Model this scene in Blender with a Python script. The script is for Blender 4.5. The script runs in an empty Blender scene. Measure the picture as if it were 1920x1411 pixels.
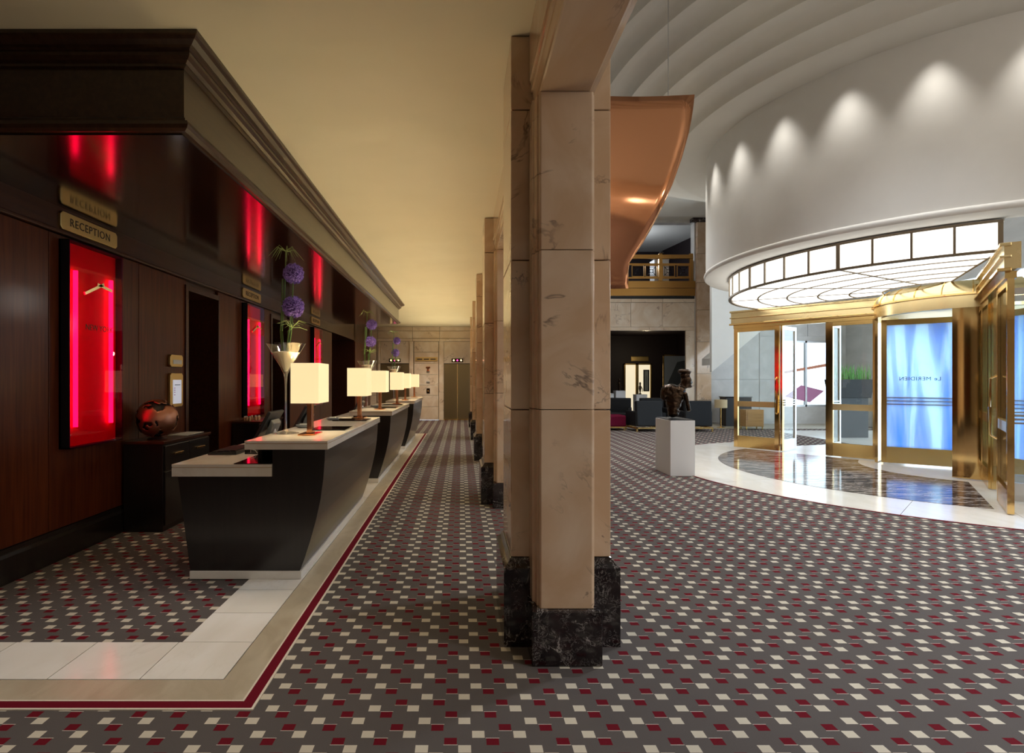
import bpy, bmesh, math, random
from mathutils import Vector, Matrix, noise
random.seed(7)
PI = math.pi
scene = bpy.context.scene
C = scene.collection

# ---------------------------------------------------------------- camera
F = 1050.0                      # focal length in pixels of the 1920 wide frame
VPX, VPY = 864.5, 711.0         # vanishing point of the depth lines
cd = bpy.data.cameras.new('camera')
cd.sensor_fit = 'HORIZONTAL'; cd.sensor_width = 36.0
cd.lens = F / 1920 * 36.0
cd.shift_x = (960 - VPX) / 1920
cd.shift_y = (VPY - 705.5) / 1920
cd.clip_start = 0.05; cd.clip_end = 200
cam = bpy.data.objects.new('camera', cd); C.objects.link(cam)
cam.location = (0, 0, 1.55); cam.rotation_euler = (PI / 2, 0, 0)
scene.camera = cam

# ---------------------------------------------------------------- world, exposure, lights
w = bpy.data.worlds.new('daylight'); scene.world = w; w.use_nodes = True
bg = w.node_tree.nodes['Background']
bg.inputs[0].default_value = (0.70, 0.86, 1.0, 1); bg.inputs[1].default_value = 2.6
scene.view_settings.view_transform = 'Standard'
scene.view_settings.look = 'None'
scene.view_settings.exposure = 0.55
scene.view_settings.gamma = 1.0
scene.view_settings.use_curve_mapping = False
scene.cycles.max_bounces = 6; scene.cycles.diffuse_bounces = 3; scene.cycles.glossy_bounces = 3
scene.cycles.transparent_max_bounces = 12; scene.cycles.use_adaptive_sampling = True; scene.cycles.adaptive_threshold = 0.2
scene.cycles.sample_clamp_indirect = 6.0

def light(name, kind, loc, power, col, rot=(0, 0, 0), size=0.1, size_y=None, spot=None, blend=0.5):
    d = bpy.data.lights.new(name, kind); d.energy = power; d.color = col
    if kind == 'AREA':
        d.size = size
        if size_y: d.shape = 'RECTANGLE'; d.size_y = size_y
    else:
        d.shadow_soft_size = size
    if kind == 'SPOT':
        d.spot_size = spot; d.spot_blend = blend
    o = bpy.data.objects.new(name, d); C.objects.link(o)
    o.location = loc; o.rotation_euler = rot
    return o

WARM = (1.0, 0.80, 0.52); NEUT = (1.0, 0.95, 0.88); COOL = (0.86, 0.93, 1.0)
# added spots without fixtures, lighting the reception aisle
for y, p in ((-1.0, 14), (1.6, 20), (4.9, 48), (8.6, 60), (12.4, 60), (16.0, 62)):
    light('added_aisle_spot', 'SPOT', (-0.45, y, 3.53), p, WARM, size=0.12, spot=math.radians(112), blend=0.9)
light('added_lift_spot', 'SPOT', (-1.2, 19.4, 3.53), 210, (1.0, 0.84, 0.66), size=0.12, spot=math.radians(140), blend=0.9)  # added spot to brighten the elevator wall
# added floating spots aimed upwards to brighten the cream ceiling
for k in range(9):
    light('added_uplight', 'SPOT', (-0.75, 3.6 + 2.0 * k, 1.35), 19 + 8.5 * k, (1.0, 0.83, 0.47), rot=(PI, 0, 0), size=0.2, spot=math.radians(125), blend=1.0)
# added spots brightening the counters, and the downlight in front of the desks
for y in (5.2, 6.6, 9.2, 10.8, 13.5):
    light('added_counter_spot', 'SPOT', (-1.80, y, 3.02), 22, (1.0, 0.88, 0.70), size=0.06, spot=math.radians(80), blend=0.8)
for y in (5.2, 8.3, 12.0):
    light('added_wall_spot', 'SPOT', (-2.75, y, 3.02), 14, (1.0, 0.66, 0.34), size=0.06, spot=math.radians(110), blend=1.0)  # added spot that warms the panelled wall
light('tile_downlight', 'SPOT', (-2.1, 2.55, 3.5), 105, NEUT, size=0.1, spot=math.radians(72), blend=0.8)
# added spots high in the lobby, without fixtures, to brighten it
for x, y, p in ((4.8, 0.9, 470), (7.0, 2.4, 640), (3.9, 5.2, 400), (2.9, 11.5, 380), (4.2, 15.0, 260), (6.8, 16.5, 110)):
    light('added_lobby_spot', 'SPOT', (x, y, 6.3), p, (0.93, 0.96, 1.0), size=0.2, spot=math.radians(110), blend=0.9)
# wall washers tight against the drum
DCX, DCY = 8.2, 9.58
for k in range(-1, 6):
    a = math.radians(-7.0 + 13.9 * k)
    light('drum_wallwasher', 'SPOT', (DCX - 3.92 * math.cos(a), DCY - 3.92 * math.sin(a), 5.72), 48, NEUT,
          size=0.11, spot=math.radians(74), blend=0.9)
# added mid-air point lights filling the tall lobby; no pendants hang there
for x, y, z, p in ((3.6, -2.2, 3.4, 24), (8.5, -0.5, 3.6, 170), (4.6, 14.6, 3.6, 55)):
    light('added_lobby_fill', 'POINT', (x, y, z), p, NEUT, size=0.4)
light('added_vestibule_fill', 'POINT', (10.6, 12.8, 3.6), 60, COOL, size=0.3)  # added point light brightening the space behind the glass doors
light('added_stair_fill', 'POINT', (10.6, 16.3, 3.2), 35, COOL, size=0.3)  # added point light brightening the stair area
light('lounge_point', 'POINT', (7.6, 23.0, 2.6), 12, WARM, size=0.1)  # warm point light inside the lounge
light('mezzanine_point', 'POINT', (6.0, 22.5, 6.3), 110, COOL, size=0.2)  # cool point light in the mezzanine room

# ---------------------------------------------------------------- materials
MATS = {}
def nmat(name):
    m = bpy.data.materials.new(name); m.use_nodes = True
    nt = m.node_tree; b = nt.nodes['Principled BSDF']
    return m, nt, b
def lnk(nt, a, b): nt.links.new(a, b)
def pmat(key, col, rough=0.5, metal=0.0, emit=None, es=0.0, spec=None, coat=0.0):
    m, nt, b = nmat(key)
    b.inputs['Base Color'].default_value = (*col, 1)
    b.inputs['Roughness'].default_value = rough
    b.inputs['Metallic'].default_value = metal
    if emit:
        b.inputs['Emission Color'].default_value = (*emit, 1); b.inputs['Emission Strength'].default_value = es
    if spec is not None: b.inputs['Specular IOR Level'].default_value = spec
    b.inputs['Coat Weight'].default_value = coat
    b.inputs['Coat Roughness'].default_value = 0.08
    MATS[key] = m
    return m
def math_node(nt, op, a=None, b=None, c=None):
    n = nt.nodes.new('ShaderNodeMath'); n.operation = op
    for i, x in enumerate((a, b, c)):
        if x is None: continue
        if isinstance(x, (int, float)): n.inputs[i].default_value = x
        else: lnk(nt, x, n.inputs[i])
    return n.outputs[0]
def ramp(nt, fac, stops):
    r = nt.nodes.new('ShaderNodeValToRGB'); lnk(nt, fac, r.inputs[0])
    while len(r.color_ramp.elements) < len(stops): r.color_ramp.elements.new(0.5)
    for e, (p, c) in zip(r.color_ramp.elements, stops):
        e.position = p; e.color = (*c, 1) if len(c) == 3 else c
    return r.outputs[0]
def mixc(nt, fac, a, b):
    n = nt.nodes.new('ShaderNodeMix'); n.data_type = 'RGBA'
    if isinstance(fac, (int, float)): n.inputs['Factor'].default_value = fac
    else: lnk(nt, fac, n.inputs['Factor'])
    for i, x in ((6, a), (7, b)):
        if isinstance(x, tuple): n.inputs[i].default_value = (*x, 1)
        else: lnk(nt, x, n.inputs[i])
    return n.outputs[2]
def pos(nt, per_object=True):
    g = nt.nodes.new('ShaderNodeNewGeometry')
    if not per_object: return g.outputs['Position']
    oi = nt.nodes.new('ShaderNodeObjectInfo')
    m = nt.nodes.new('ShaderNodeVectorMath'); m.operation = 'SCALE'
    cx = nt.nodes.new('ShaderNodeCombineXYZ')
    r = oi.outputs['Random']
    for i in range(3): lnk(nt, math_node(nt, 'MULTIPLY', r, 37.0 + 11 * i), cx.inputs[i])
    a = nt.nodes.new('ShaderNodeVectorMath'); a.operation = 'ADD'
    lnk(nt, g.outputs['Position'], a.inputs[0]); lnk(nt, cx.outputs[0], a.inputs[1])
    return a.outputs[0]
def noise_tex(nt, vec, scale, detail=4, dist=0.0, rough=0.5):
    n = nt.nodes.new('ShaderNodeTexNoise'); lnk(nt, vec, n.inputs['Vector'])
    n.inputs['Scale'].default_value = scale; n.inputs['Detail'].default_value = detail
    n.inputs['Distortion'].default_value = dist; n.inputs['Roughness'].default_value = rough
    return n.outputs['Fac']
def stretch(nt, vec, s):
    m = nt.nodes.new('ShaderNodeMapping'); m.vector_type = 'TEXTURE' if False else 'POINT'
    lnk(nt, vec, m.inputs['Vector']); m.inputs['Scale'].default_value = s
    return m.outputs[0]

def marble(key, base, blotch, vein, rough=0.12, scale=1.0, vein_w=0.012, vein_amt=0.8, rot=(0.5, 0.4, 0.6), per=True, fine=0.0):
    m, nt, b = nmat(key)
    p0 = pos(nt, per)
    mp = nt.nodes.new('ShaderNodeMapping'); lnk(nt, p0, mp.inputs['Vector']); mp.inputs['Rotation'].default_value = rot
    mp.inputs['Scale'].default_value = (1.0, 0.45, 1.0)
    p = mp.outputs[0]
    n1 = noise_tex(nt, p, 1.6 * scale, 5, 1.2)
    c = mixc(nt, ramp(nt, n1, [(0.40, (0, 0, 0)), (0.68, (1, 1, 1))]), base, blotch)
    n2 = noise_tex(nt, p, 1.05 * scale, 6, 0.9, 0.62)
    d = math_node(nt, 'ABSOLUTE', math_node(nt, 'SUBTRACT', n2, 0.5))
    v = ramp(nt, d, [(0.0, (1, 1, 1)), (vein_w, (0, 0, 0))])
    n3 = noise_tex(nt, p, 2.3 * scale, 2)
    gate = ramp(nt, n3, [(0.50, (0, 0, 0)), (0.64, (1, 1, 1))])
    f = math_node(nt, 'MULTIPLY', math_node(nt, 'MULTIPLY', v, gate), vein_amt)
    c = mixc(nt, f, c, vein)
    if fine > 0:
        n4 = noise_tex(nt, p, 7 * scale, 6, 1.5, 0.65)
        d4 = math_node(nt, 'ABSOLUTE', math_node(nt, 'SUBTRACT', n4, 0.5))
        f4 = math_node(nt, 'MULTIPLY', ramp(nt, d4, [(0.0, (1, 1, 1)), (0.016, (0, 0, 0))]), fine)
        g4 = ramp(nt, noise_tex(nt, p, 3.1 * scale, 2), [(0.45, (0, 0, 0)), (0.6, (1, 1, 1))])
        c = mixc(nt, math_node(nt, 'MULTIPLY', f4, g4), c, vein)
    lnk(nt, c, b.inputs['Base Color'])
    b.inputs['Roughness'].default_value = rough
    MATS[key] = m
    return m
def wood(key, c1, c2, rough=0.3, coat=0.5, axis='Z', spec=0.5):
    m, nt, b = nmat(key)
    p = pos(nt, True)
    s = {'Z': (14, 14, 0.7), 'Y': (14, 0.7, 14), 'X': (0.7, 14, 14)}[axis]
    n = noise_tex(nt, stretch(nt, p, s), 2.2, 5, 0.4)
    lnk(nt, ramp(nt, n, [(0.3, c1), (0.7, c2)]), b.inputs['Base Color'])
    b.inputs['Roughness'].default_value = rough; b.inputs['Coat Weight'].default_value = coat
    b.inputs['Coat Roughness'].default_value = 0.12; b.inputs['Specular IOR Level'].default_value = spec
    MATS[key] = m
    return m
def metal(key, col, rough, var=0.08):
    m, nt, b = nmat(key)
    b.inputs['Metallic'].default_value = 1.0
    b.inputs['Base Color'].default_value = (*col, 1)
    n = noise_tex(nt, pos(nt, True), 3.0, 3)
    r = nt.nodes.new('ShaderNodeMapRange'); lnk(nt, n, r.inputs[0])
    r.inputs[3].default_value = rough; r.inputs[4].default_value = rough + var
    lnk(nt, r.outputs[0], b.inputs['Roughness'])
    MATS[key] = m
    return m
def glassy(key, tint=(1, 1, 1), refl=0.10, rough=0.0):
    m = bpy.data.materials.new(key); m.use_nodes = True; nt = m.node_tree; nt.nodes.clear()
    out = nt.nodes.new('ShaderNodeOutputMaterial'); mix = nt.nodes.new('ShaderNodeMixShader')
    t = nt.nodes.new('ShaderNodeBsdfTransparent'); t.inputs[0].default_value = (*tint, 1)
    g = nt.nodes.new('ShaderNodeBsdfGlossy'); g.inputs['Roughness'].default_value = rough
    lw = nt.nodes.new('ShaderNodeLayerWeight'); lw.inputs[0].default_value = 0.5
    f = math_node(nt, 'MULTIPLY_ADD', math_node(nt, 'POWER', lw.outputs['Facing'], 4.0), 0.55, refl * 0.4)
    lnk(nt, f, mix.inputs[0]); lnk(nt, t.outputs[0], mix.inputs[1]); lnk(nt, g.outputs[0], mix.inputs[2])
    lnk(nt, mix.outputs[0], out.inputs[0]); MATS[key] = m
    return m
def emis(key, col, s):
    m = bpy.data.materials.new(key); m.use_nodes = True; nt = m.node_tree; nt.nodes.clear()
    out = nt.nodes.new('ShaderNodeOutputMaterial'); e = nt.nodes.new('ShaderNodeEmission')
    e.inputs[0].default_value = (*col, 1); e.inputs[1].default_value = s
    lnk(nt, e.outputs[0], out.inputs[0]); MATS[key] = m
    return m

def carpet():
    m, nt, b = nmat('carpet')
    g = nt.nodes.new('ShaderNodeNewGeometry'); sx = nt.nodes.new('ShaderNodeSeparateXYZ')
    lnk(nt, g.outputs['Position'], sx.inputs[0])
    X, Y = sx.outputs[0], sx.outputs[1]
    cx = math_node(nt, 'DIVIDE', math_node(nt, 'ADD', X, 24.1 - 0.467), 0.06025)
    ci = math_node(nt, 'FLOOR', cx); fx = math_node(nt, 'FRACT', cx)
    mm = math_node(nt, 'FLOORED_MODULO', ci, 4.0)
    k = math_node(nt, 'FLOOR', math_node(nt, 'DIVIDE', ci, 4.0))
    ry = math_node(nt, 'ADD', math_node(nt, 'DIVIDE', math_node(nt, 'ADD', Y, 19.3 - 2.713), 0.04825), math_node(nt, 'MULTIPLY', k, 2.0))
    ri = math_node(nt, 'FLOORED_MODULO', math_node(nt, 'FLOOR', ry), 4.0)
    fy = math_node(nt, 'FRACT', ry)
    def eq(a, v): return math_node(nt, 'COMPARE', a, float(v), 0.1)
    def AND(a, c): return math_node(nt, 'MULTIPLY', a, c)
    def OR(a, c): return math_node(nt, 'MAXIMUM', a, c)
    inner = AND(math_node(nt, 'GREATER_THAN', fx, 0.05), math_node(nt, 'LESS_THAN', fx, 0.95))
    white = AND(inner, OR(AND(eq(mm, 0), eq(ri, 0)), AND(eq(mm, 1), eq(ri, 2))))
    r2 = AND(eq(mm, 2), eq(ri, 1)); r1 = AND(eq(mm, 3), eq(ri, 3))
    red = AND(inner, OR(r2, r1))
    line = OR(AND(r2, math_node(nt, 'GREATER_THAN', fy, 0.94)), AND(r1, math_node(nt, 'LESS_THAN', fy, 0.06)))
    fib = noise_tex(nt, g.outputs['Position'], 420, 2)
    big = noise_tex(nt, g.outputs['Position'], 1.3, 2)
    field = mixc(nt, fib, (0.074, 0.065, 0.062), (0.140, 0.124, 0.119))
    cream = mixc(nt, fib, (0.52, 0.47, 0.38), (0.70, 0.65, 0.54))
    crim = mixc(nt, fib, (0.10, 0.003, 0.010), (0.17, 0.007, 0.017))
    c = mixc(nt, red, field, crim)
    c = mixc(nt, white, c, cream)
    c = mixc(nt, line, c, (0.75, 0.66, 0.58))
    c2 = mixc(nt, math_node(nt, 'MULTIPLY', big, 0.18), c, (0.03, 0.025, 0.022))
    lnk(nt, c2, b.inputs['Base Color'])
    b.inputs['Roughness'].default_value = 0.95; b.inputs['Specular IOR Level'].default_value = 0.1
    bp = nt.nodes.new('ShaderNodeBump'); bp.inputs['Strength'].default_value = 0.25; bp.inputs['Distance'].default_value = 0.004
    lnk(nt, fib, bp.inputs['Height']); lnk(nt, bp.outputs[0], b.inputs['Normal'])
    MATS['carpet'] = m
carpet()
def rough_fabric(key, c1, c2, scale=300):
    m, nt, b = nmat(key)
    n = noise_tex(nt, pos(nt, False), scale, 2)
    lnk(nt, mixc(nt, n, c1, c2), b.inputs['Base Color'])
    b.inputs['Roughness'].default_value = 0.95; b.inputs['Specular IOR Level'].default_value = 0.1
    MATS[key] = m
rough_fabric('border_red', (0.10, 0.004, 0.012), (0.17, 0.008, 0.02))
rough_fabric('piping', (0.60, 0.52, 0.42), (0.80, 0.72, 0.62))
rough_fabric('velvet_burgundy', (0.10, 0.004, 0.02), (0.15, 0.01, 0.035))
rough_fabric('plaster_white', (0.74, 0.73, 0.69), (0.78, 0.77, 0.73), 6)
rough_fabric('plaster_cream', (0.74, 0.66, 0.50), (0.80, 0.72, 0.56), 2)
rough_fabric('plaster_ring', (0.66, 0.64, 0.58), (0.70, 0.68, 0.62), 5)
marble('marble_cream', (0.62, 0.43, 0.28), (0.74, 0.58, 0.43), (0.13, 0.09, 0.08), rough=0.10, scale=1.2)
marble('marble_wall', (0.70, 0.55, 0.40), (0.80, 0.69, 0.56), (0.22, 0.12, 0.08), rough=0.18, scale=1.0)
marble('marble_dark', (0.012, 0.009, 0.010), (0.035, 0.026, 0.027), (0.62, 0.58, 0.56), rough=0.10, scale=3.0, vein_w=0.010, vein_amt=0.75, fine=0.55)
def streaked():
    m, nt, b = nmat('marble_brown')
    p = pos(nt, True)
    n = noise_tex(nt, stretch(nt, p, (1.6, 7.0, 1.0)), 1.7, 7, 0.8, 0.68)
    n2 = noise_tex(nt, p, 1.1, 3)
    c = ramp(nt, n, [(0.40, (0.035, 0.022, 0.018)), (0.49, (0.10, 0.070, 0.058)), (0.53, (0.26, 0.205, 0.18)), (0.555, (0.80, 0.74, 0.68)), (0.585, (0.16, 0.115, 0.10)), (0.66, (0.40, 0.34, 0.30))])
    lnk(nt, mixc(nt, math_node(nt, 'MULTIPLY', n2, 0.35), c, (0.16, 0.115, 0.095)), b.inputs['Base Color'])
    b.inputs['Roughness'].default_value = 0.10
    MATS['marble_brown'] = m
streaked()
marble('marble_white', (0.80, 0.77, 0.71), (0.87, 0.85, 0.81), (0.62, 0.57, 0.50), rough=0.16, scale=1.5, vein_amt=0.25, per=True)
marble('marble_counter', (0.78, 0.72, 0.64), (0.86, 0.82, 0.76), (0.55, 0.46, 0.38), rough=0.14, scale=1.8, vein_amt=0.35)
marble('stone_beige', (0.42, 0.36, 0.26), (0.50, 0.44, 0.33), (0.33, 0.27, 0.2), rough=0.35, scale=4, vein_amt=0.3)
marble('stone_grey', (0.52, 0.50, 0.47), (0.60, 0.58, 0.55), (0.40, 0.38, 0.36), rough=0.25, scale=1, vein_amt=0.3)
wood('wood_panel', (0.060, 0.013, 0.005), (0.125, 0.030, 0.009), rough=0.34, coat=0.10, spec=0.22)
wood('wood_trim', (0.036, 0.010, 0.005), (0.062, 0.020, 0.009), rough=0.3, coat=0.2, axis='Y', spec=0.3)
wood('wood_soffit', (0.012, 0.005, 0.004), (0.020, 0.009, 0.006), rough=0.16, coat=1.0, axis='Y')
wood('wood_cornice', (0.030, 0.014, 0.007), (0.052, 0.026, 0.013), rough=0.28, coat=0.25, axis='Y')
wood('wood_honey', (0.42, 0.22, 0.07), (0.56, 0.31, 0.11), rough=0.35, coat=0.2, axis='X')
wood('lacquer_black', (0.010, 0.008, 0.008), (0.016, 0.012, 0.011), rough=0.30, coat=0.35)
wood('cabinet_dark', (0.008, 0.006, 0.007), (0.016, 0.011, 0.010), rough=0.3, coat=0.4)
metal('brass', (0.78, 0.53, 0.20), 0.16)
metal('brass_polished', (0.80, 0.54, 0.22), 0.07, 0.04)
metal('brass_pale', (0.86, 0.68, 0.36), 0.22)
metal('brass_plate', (0.70, 0.50, 0.20), 0.30)
metal('copper', (0.80, 0.36, 0.18), 0.10)
metal('copper_sheet', (0.80, 0.38, 0.20), 0.10, 0.03)
metal('bronze', (0.045, 0.028, 0.018), 0.25)
metal('brass_warm', (0.60, 0.31, 0.09), 0.28)
metal('globe_copper', (0.48, 0.24, 0.16), 0.40)
metal('steel', (0.60, 0.60, 0.60), 0.25)
metal('lift_door', (0.30, 0.25, 0.15), 0.32)
pmat('bar_bronze', (0.22, 0.17, 0.11), 0.45)
pmat('black', (0.006, 0.006, 0.007), 0.5)
pmat('black_gloss', (0.008, 0.007, 0.007), 0.08)
pmat('void', (0.004, 0.004, 0.005), 0.9, spec=0.0)
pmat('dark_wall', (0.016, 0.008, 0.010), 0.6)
pmat('red_back', (0.75, 0.004, 0.03), 0.5)
pmat('leather', (0.013, 0.014, 0.016), 0.6, spec=0.25)
pmat('plinth_white', (0.72, 0.72, 0.73), 0.55)
pmat('engraving', (0.035, 0.022, 0.012), 0.6)
pmat('plastic_dark', (0.025, 0.028, 0.032), 0.35)
pmat('plastic_grey', (0.20, 0.22, 0.25), 0.35)
pmat('screen', (0.01, 0.012, 0.015), 0.1)
pmat('paper', (0.80, 0.82, 0.86), 0.6, emit=(0.75, 0.8, 1.0), es=0.25)  # white notice sheet given a faint glow, though it is no lamp
pmat('paper_plain', (0.70, 0.72, 0.70), 0.6)
pmat('stem_green', (0.11, 0.20, 0.05), 0.5)
pmat('leaf_green', (0.30, 0.40, 0.12), 0.5)
pmat('grass_blade', (0.10, 0.30, 0.04), 0.5)
pmat('allium', (0.32, 0.20, 0.66), 0.6)
pmat('allium_core', (0.12, 0.06, 0.28), 0.7)
pmat('sand', (0.78, 0.70, 0.52), 0.9)
pmat('snack', (0.62, 0.36, 0.22), 0.6)
pmat('shade_beige', (0.62, 0.50, 0.30), 0.8)
pmat('cream_glow', (0.80, 0.74, 0.58), 0.7, emit=(1.0, 0.88, 0.62), es=0.55)  # brightness of the lit room beyond put into the doorway slab as glow
pmat('art_blue', (0.40, 0.46, 0.48), 0.5)
pmat('art_dark', (0.10, 0.12, 0.12), 0.5)
pmat('decal_pink', (0.60, 0.25, 0.45), 0.5)
pmat('decal_orange', (0.75, 0.30, 0.18), 0.5)
glassy('glass', (0.96, 0.99, 0.98), 0.10)
glassy('glass_vase', (0.97, 0.98, 0.98), 0.55)
glassy('glass_red', (1.0, 0.25, 0.55), 0.02)
emis('light_panel', (1.0, 0.97, 0.90), 1.7)
emis('neon', (1.0, 0.022, 0.12), 3.6)
emis('indicator', (1.0, 0.62, 0.22), 3.0)
emis('indicator_red', (1.0, 0.05, 0.25), 2.5)
def shade_mat():
    m, nt, b = nmat('lamp_shade')
    b.inputs['Base Color'].default_value = (0.60, 0.52, 0.36, 1); b.inputs['Roughness'].default_value = 0.9
    b.inputs['Emission Color'].default_value = (1.0, 0.80, 0.42, 1); b.inputs['Emission Strength'].default_value = 0.62
    MATS['lamp_shade'] = m
shade_mat()
def blue_glass():
    m = bpy.data.materials.new('blue_film'); m.use_nodes = True; nt = m.node_tree; nt.nodes.clear()
    out = nt.nodes.new('ShaderNodeOutputMaterial'); a = nt.nodes.new('ShaderNodeAddShader'); mx = nt.nodes.new('ShaderNodeMixShader')
    t = nt.nodes.new('ShaderNodeBsdfTranslucent'); d = nt.nodes.new('ShaderNodeBsdfDiffuse'); g = nt.nodes.new('ShaderNodeBsdfGlossy')
    g.inputs['Roughness'].default_value = 0.05
    p = pos(nt, False)
    n = noise_tex(nt, stretch(nt, p, (3.2, 3.2, 0.25)), 1.0, 3, 0.8)
    col = ramp(nt, n, [(0.30, (0.10, 0.38, 0.80)), (0.50, (0.36, 0.52, 0.78)), (0.66, (0.62, 0.82, 0.98))])
    lnk(nt, col, t.inputs[0]); lnk(nt, col, d.inputs[0])
    lnk(nt, t.outputs[0], a.inputs[0]); lnk(nt, d.outputs[0], a.inputs[1])
    mx.inputs[0].default_value = 0.08
    lnk(nt, a.outputs[0], mx.inputs[1]); lnk(nt, g.outputs[0], mx.inputs[2]); lnk(nt, mx.outputs[0], out.inputs[0])
    MATS['blue_film'] = m
blue_glass()

# ---------------------------------------------------------------- mesh helpers
class MB:
    def __init__(s): s.v = []; s.f = []
    def add(s, vs, fs):
        n = len(s.v); s.v += [tuple(p) for p in vs]; s.f += [tuple(i + n for i in f) for f in fs]; return s
    def box(s, x0, x1, y0, y1, z0, z1):
        return s.add([(x0, y0, z0), (x1, y0, z0), (x1, y1, z0), (x0, y1, z0), (x0, y0, z1), (x1, y0, z1), (x1, y1, z1), (x0, y1, z1)],
                     [(0, 3, 2, 1), (4, 5, 6, 7), (0, 1, 5, 4), (1, 2, 6, 5), (2, 3, 7, 6), (3, 0, 4, 7)])
    def obox(s, o, ax, ay, a0, a1, b0, b1, z0, z1):
        def P(a, b, z): return (o[0] + ax[0] * a + ay[0] * b, o[1] + ax[1] * a + ay[1] * b, z)
        vs = [P(a0, b0, z0), P(a1, b0, z0), P(a1, b1, z0), P(a0, b1, z0), P(a0, b0, z1), P(a1, b0, z1), P(a1, b1, z1), P(a0, b1, z1)]
        return s.add(vs, [(0, 3, 2, 1), (4, 5, 6, 7), (0, 1, 5, 4), (1, 2, 6, 5), (2, 3, 7, 6), (3, 0, 4, 7)])
    def prism(s, pts, z0, z1):                       # polygon in XY extruded in Z
        n = len(pts)
        s.add([(x, y, z0) for x, y in pts] + [(x, y, z1) for x, y in pts],
              [tuple(range(n - 1, -1, -1)), tuple(range(n, 2 * n))] + [(i, (i + 1) % n, (i + 1) % n + n, i + n) for i in range(n)])
        return s
    def prism_y(s, pts, y0, y1):                     # polygon in XZ extruded in Y
        n = len(pts)
        return s.add([(x, y0, z) for x, z in pts] + [(x, y1, z) for x, z in pts],
              [tuple(range(n)), tuple(range(2 * n - 1, n - 1, -1))] + [((i + 1) % n, i, i + n, (i + 1) % n + n) for i in range(n)])
    def prism_x(s, pts, x0, x1):                     # polygon in YZ extruded in X
        n = len(pts)
        return s.add([(x0, y, z) for y, z in pts] + [(x1, y, z) for y, z in pts],
              [tuple(range(n)), tuple(range(2 * n - 1, n - 1, -1))] + [((i + 1) % n, i, i + n, (i + 1) % n + n) for i in range(n)])
    def lathe(s, prof, c=(0, 0, 0), seg=24, cap=True):
        n = len(s.v); m = len(prof)
        vs = []
        for r, z in prof:
            for k in range(seg):
                a = 2 * PI * k / seg; vs.append((c[0] + r * math.cos(a), c[1] + r * math.sin(a), c[2] + z))
        fs = [(i * seg + k, i * seg + (k + 1) % seg, (i + 1) * seg + (k + 1) % seg, (i + 1) * seg + k) for i in range(m - 1) for k in range(seg)]
        if cap:
            fs.append(tuple(range(seg - 1, -1, -1))); fs.append(tuple((m - 1) * seg + k for k in range(seg)))
        return s.add(vs, fs)
    def tube(s, path, r, seg=6):
        path = [Vector(p) for p in path]
        rs = r if isinstance(r, (list, tuple)) else [r] * len(path)
        vs = []
        for i, p in enumerate(path):
            t = (path[min(i + 1, len(path) - 1)] - path[max(i - 1, 0)]).normalized()
            u = t.cross(Vector((0, 0, 1)))
            if u.length < 1e-3: u = t.cross(Vector((1, 0, 0)))
            u.normalize(); v = t.cross(u)
            for k in range(seg):
                a = 2 * PI * k / seg; vs.append(p + u * (rs[i] * math.cos(a)) + v * (rs[i] * math.sin(a)))
        fs = [(i * seg + k, i * seg + (k + 1) % seg, (i + 1) * seg + (k + 1) % seg, (i + 1) * seg + k) for i in range(len(path) - 1) for k in range(seg)]
        fs += [tuple(range(seg - 1, -1, -1)), tuple((len(path) - 1) * seg + k for k in range(seg))]
        return s.add(vs, fs)
    def ball(s, c, r, sub=2):
        bm = bmesh.new(); bmesh.ops.create_icosphere(bm, subdivisions=sub, radius=1)
        rr = r if isinstance(r, (list, tuple)) else (r, r, r)
        vs = [(c[0] + q.co.x * rr[0], c[1] + q.co.y * rr[1], c[2] + q.co.z * rr[2]) for q in bm.verts]
        fs = [tuple(x.index for x in f.verts) for f in bm.faces]; bm.free()
        return s.add(vs, fs)
    def arc(s, c, r0, r1, a0, a1, z0, z1, n=24):     # ring sector; angle from -X axis, positive towards -Y
        vs = []; fs = []
        for i in range(n + 1):
            a = math.radians(a0 + (a1 - a0) * i / n); ca, sa = -math.cos(a), -math.sin(a)
            for r, z in ((r0, z0), (r1, z0), (r1, z1), (r0, z1)): vs.append((c[0] + r * ca, c[1] + r * sa, z))
        for i in range(n):
            for k in range(4): fs.append((4 * i + k, 4 * i + (k + 1) % 4, 4 * i + 4 + (k + 1) % 4, 4 * i + 4 + k))
        fs += [(0, 1, 2, 3), (4 * n + 3, 4 * n + 2, 4 * n + 1, 4 * n)]
        return s.add(vs, fs)

def base_of(o):
    while o.parent: o = o.parent
    return o.location
def ob(name, mb, mat, parent=None, smooth=False, bevel=0.0, label=None):
    me = bpy.data.meshes.new(name)
    off = base_of(parent) if parent else Vector((0, 0, 0))
    me.from_pydata([(x - off[0], y - off[1], z - off[2]) for x, y, z in mb.v], [], mb.f)
    bm = bmesh.new(); bm.from_mesh(me); bmesh.ops.recalc_face_normals(bm, faces=bm.faces); bm.to_mesh(me); bm.free()
    me.materials.append(MATS[mat])
    o = bpy.data.objects.new(name, me); C.objects.link(o)
    if parent: o.parent = parent
    if smooth:
        me.polygons.foreach_set('use_smooth', [True] * len(me.polygons))
        try: me.set_sharp_from_angle(angle=math.radians(40))
        except Exception: pass
    if bevel:
        b = o.modifiers.new('bevel', 'BEVEL'); b.width = bevel; b.segments = 2; b.limit_method = 'ANGLE'
    if label: o['label'] = label
    return o
def tag(o, label, cat, group=None):
    o['label'] = label; o['category'] = cat
    if group: o['group'] = group
    return o
def struct(o, label=None):
    o['kind'] = 'structure'
    if label: o['label'] = label
    return o
def thing(name, label, cat, loc=(0, 0, 0), group=None):
    o = bpy.data.objects.new(name, None); C.objects.link(o); o.location = loc; o.empty_display_size = 0.1
    return tag(o, label, cat, group)
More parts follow.
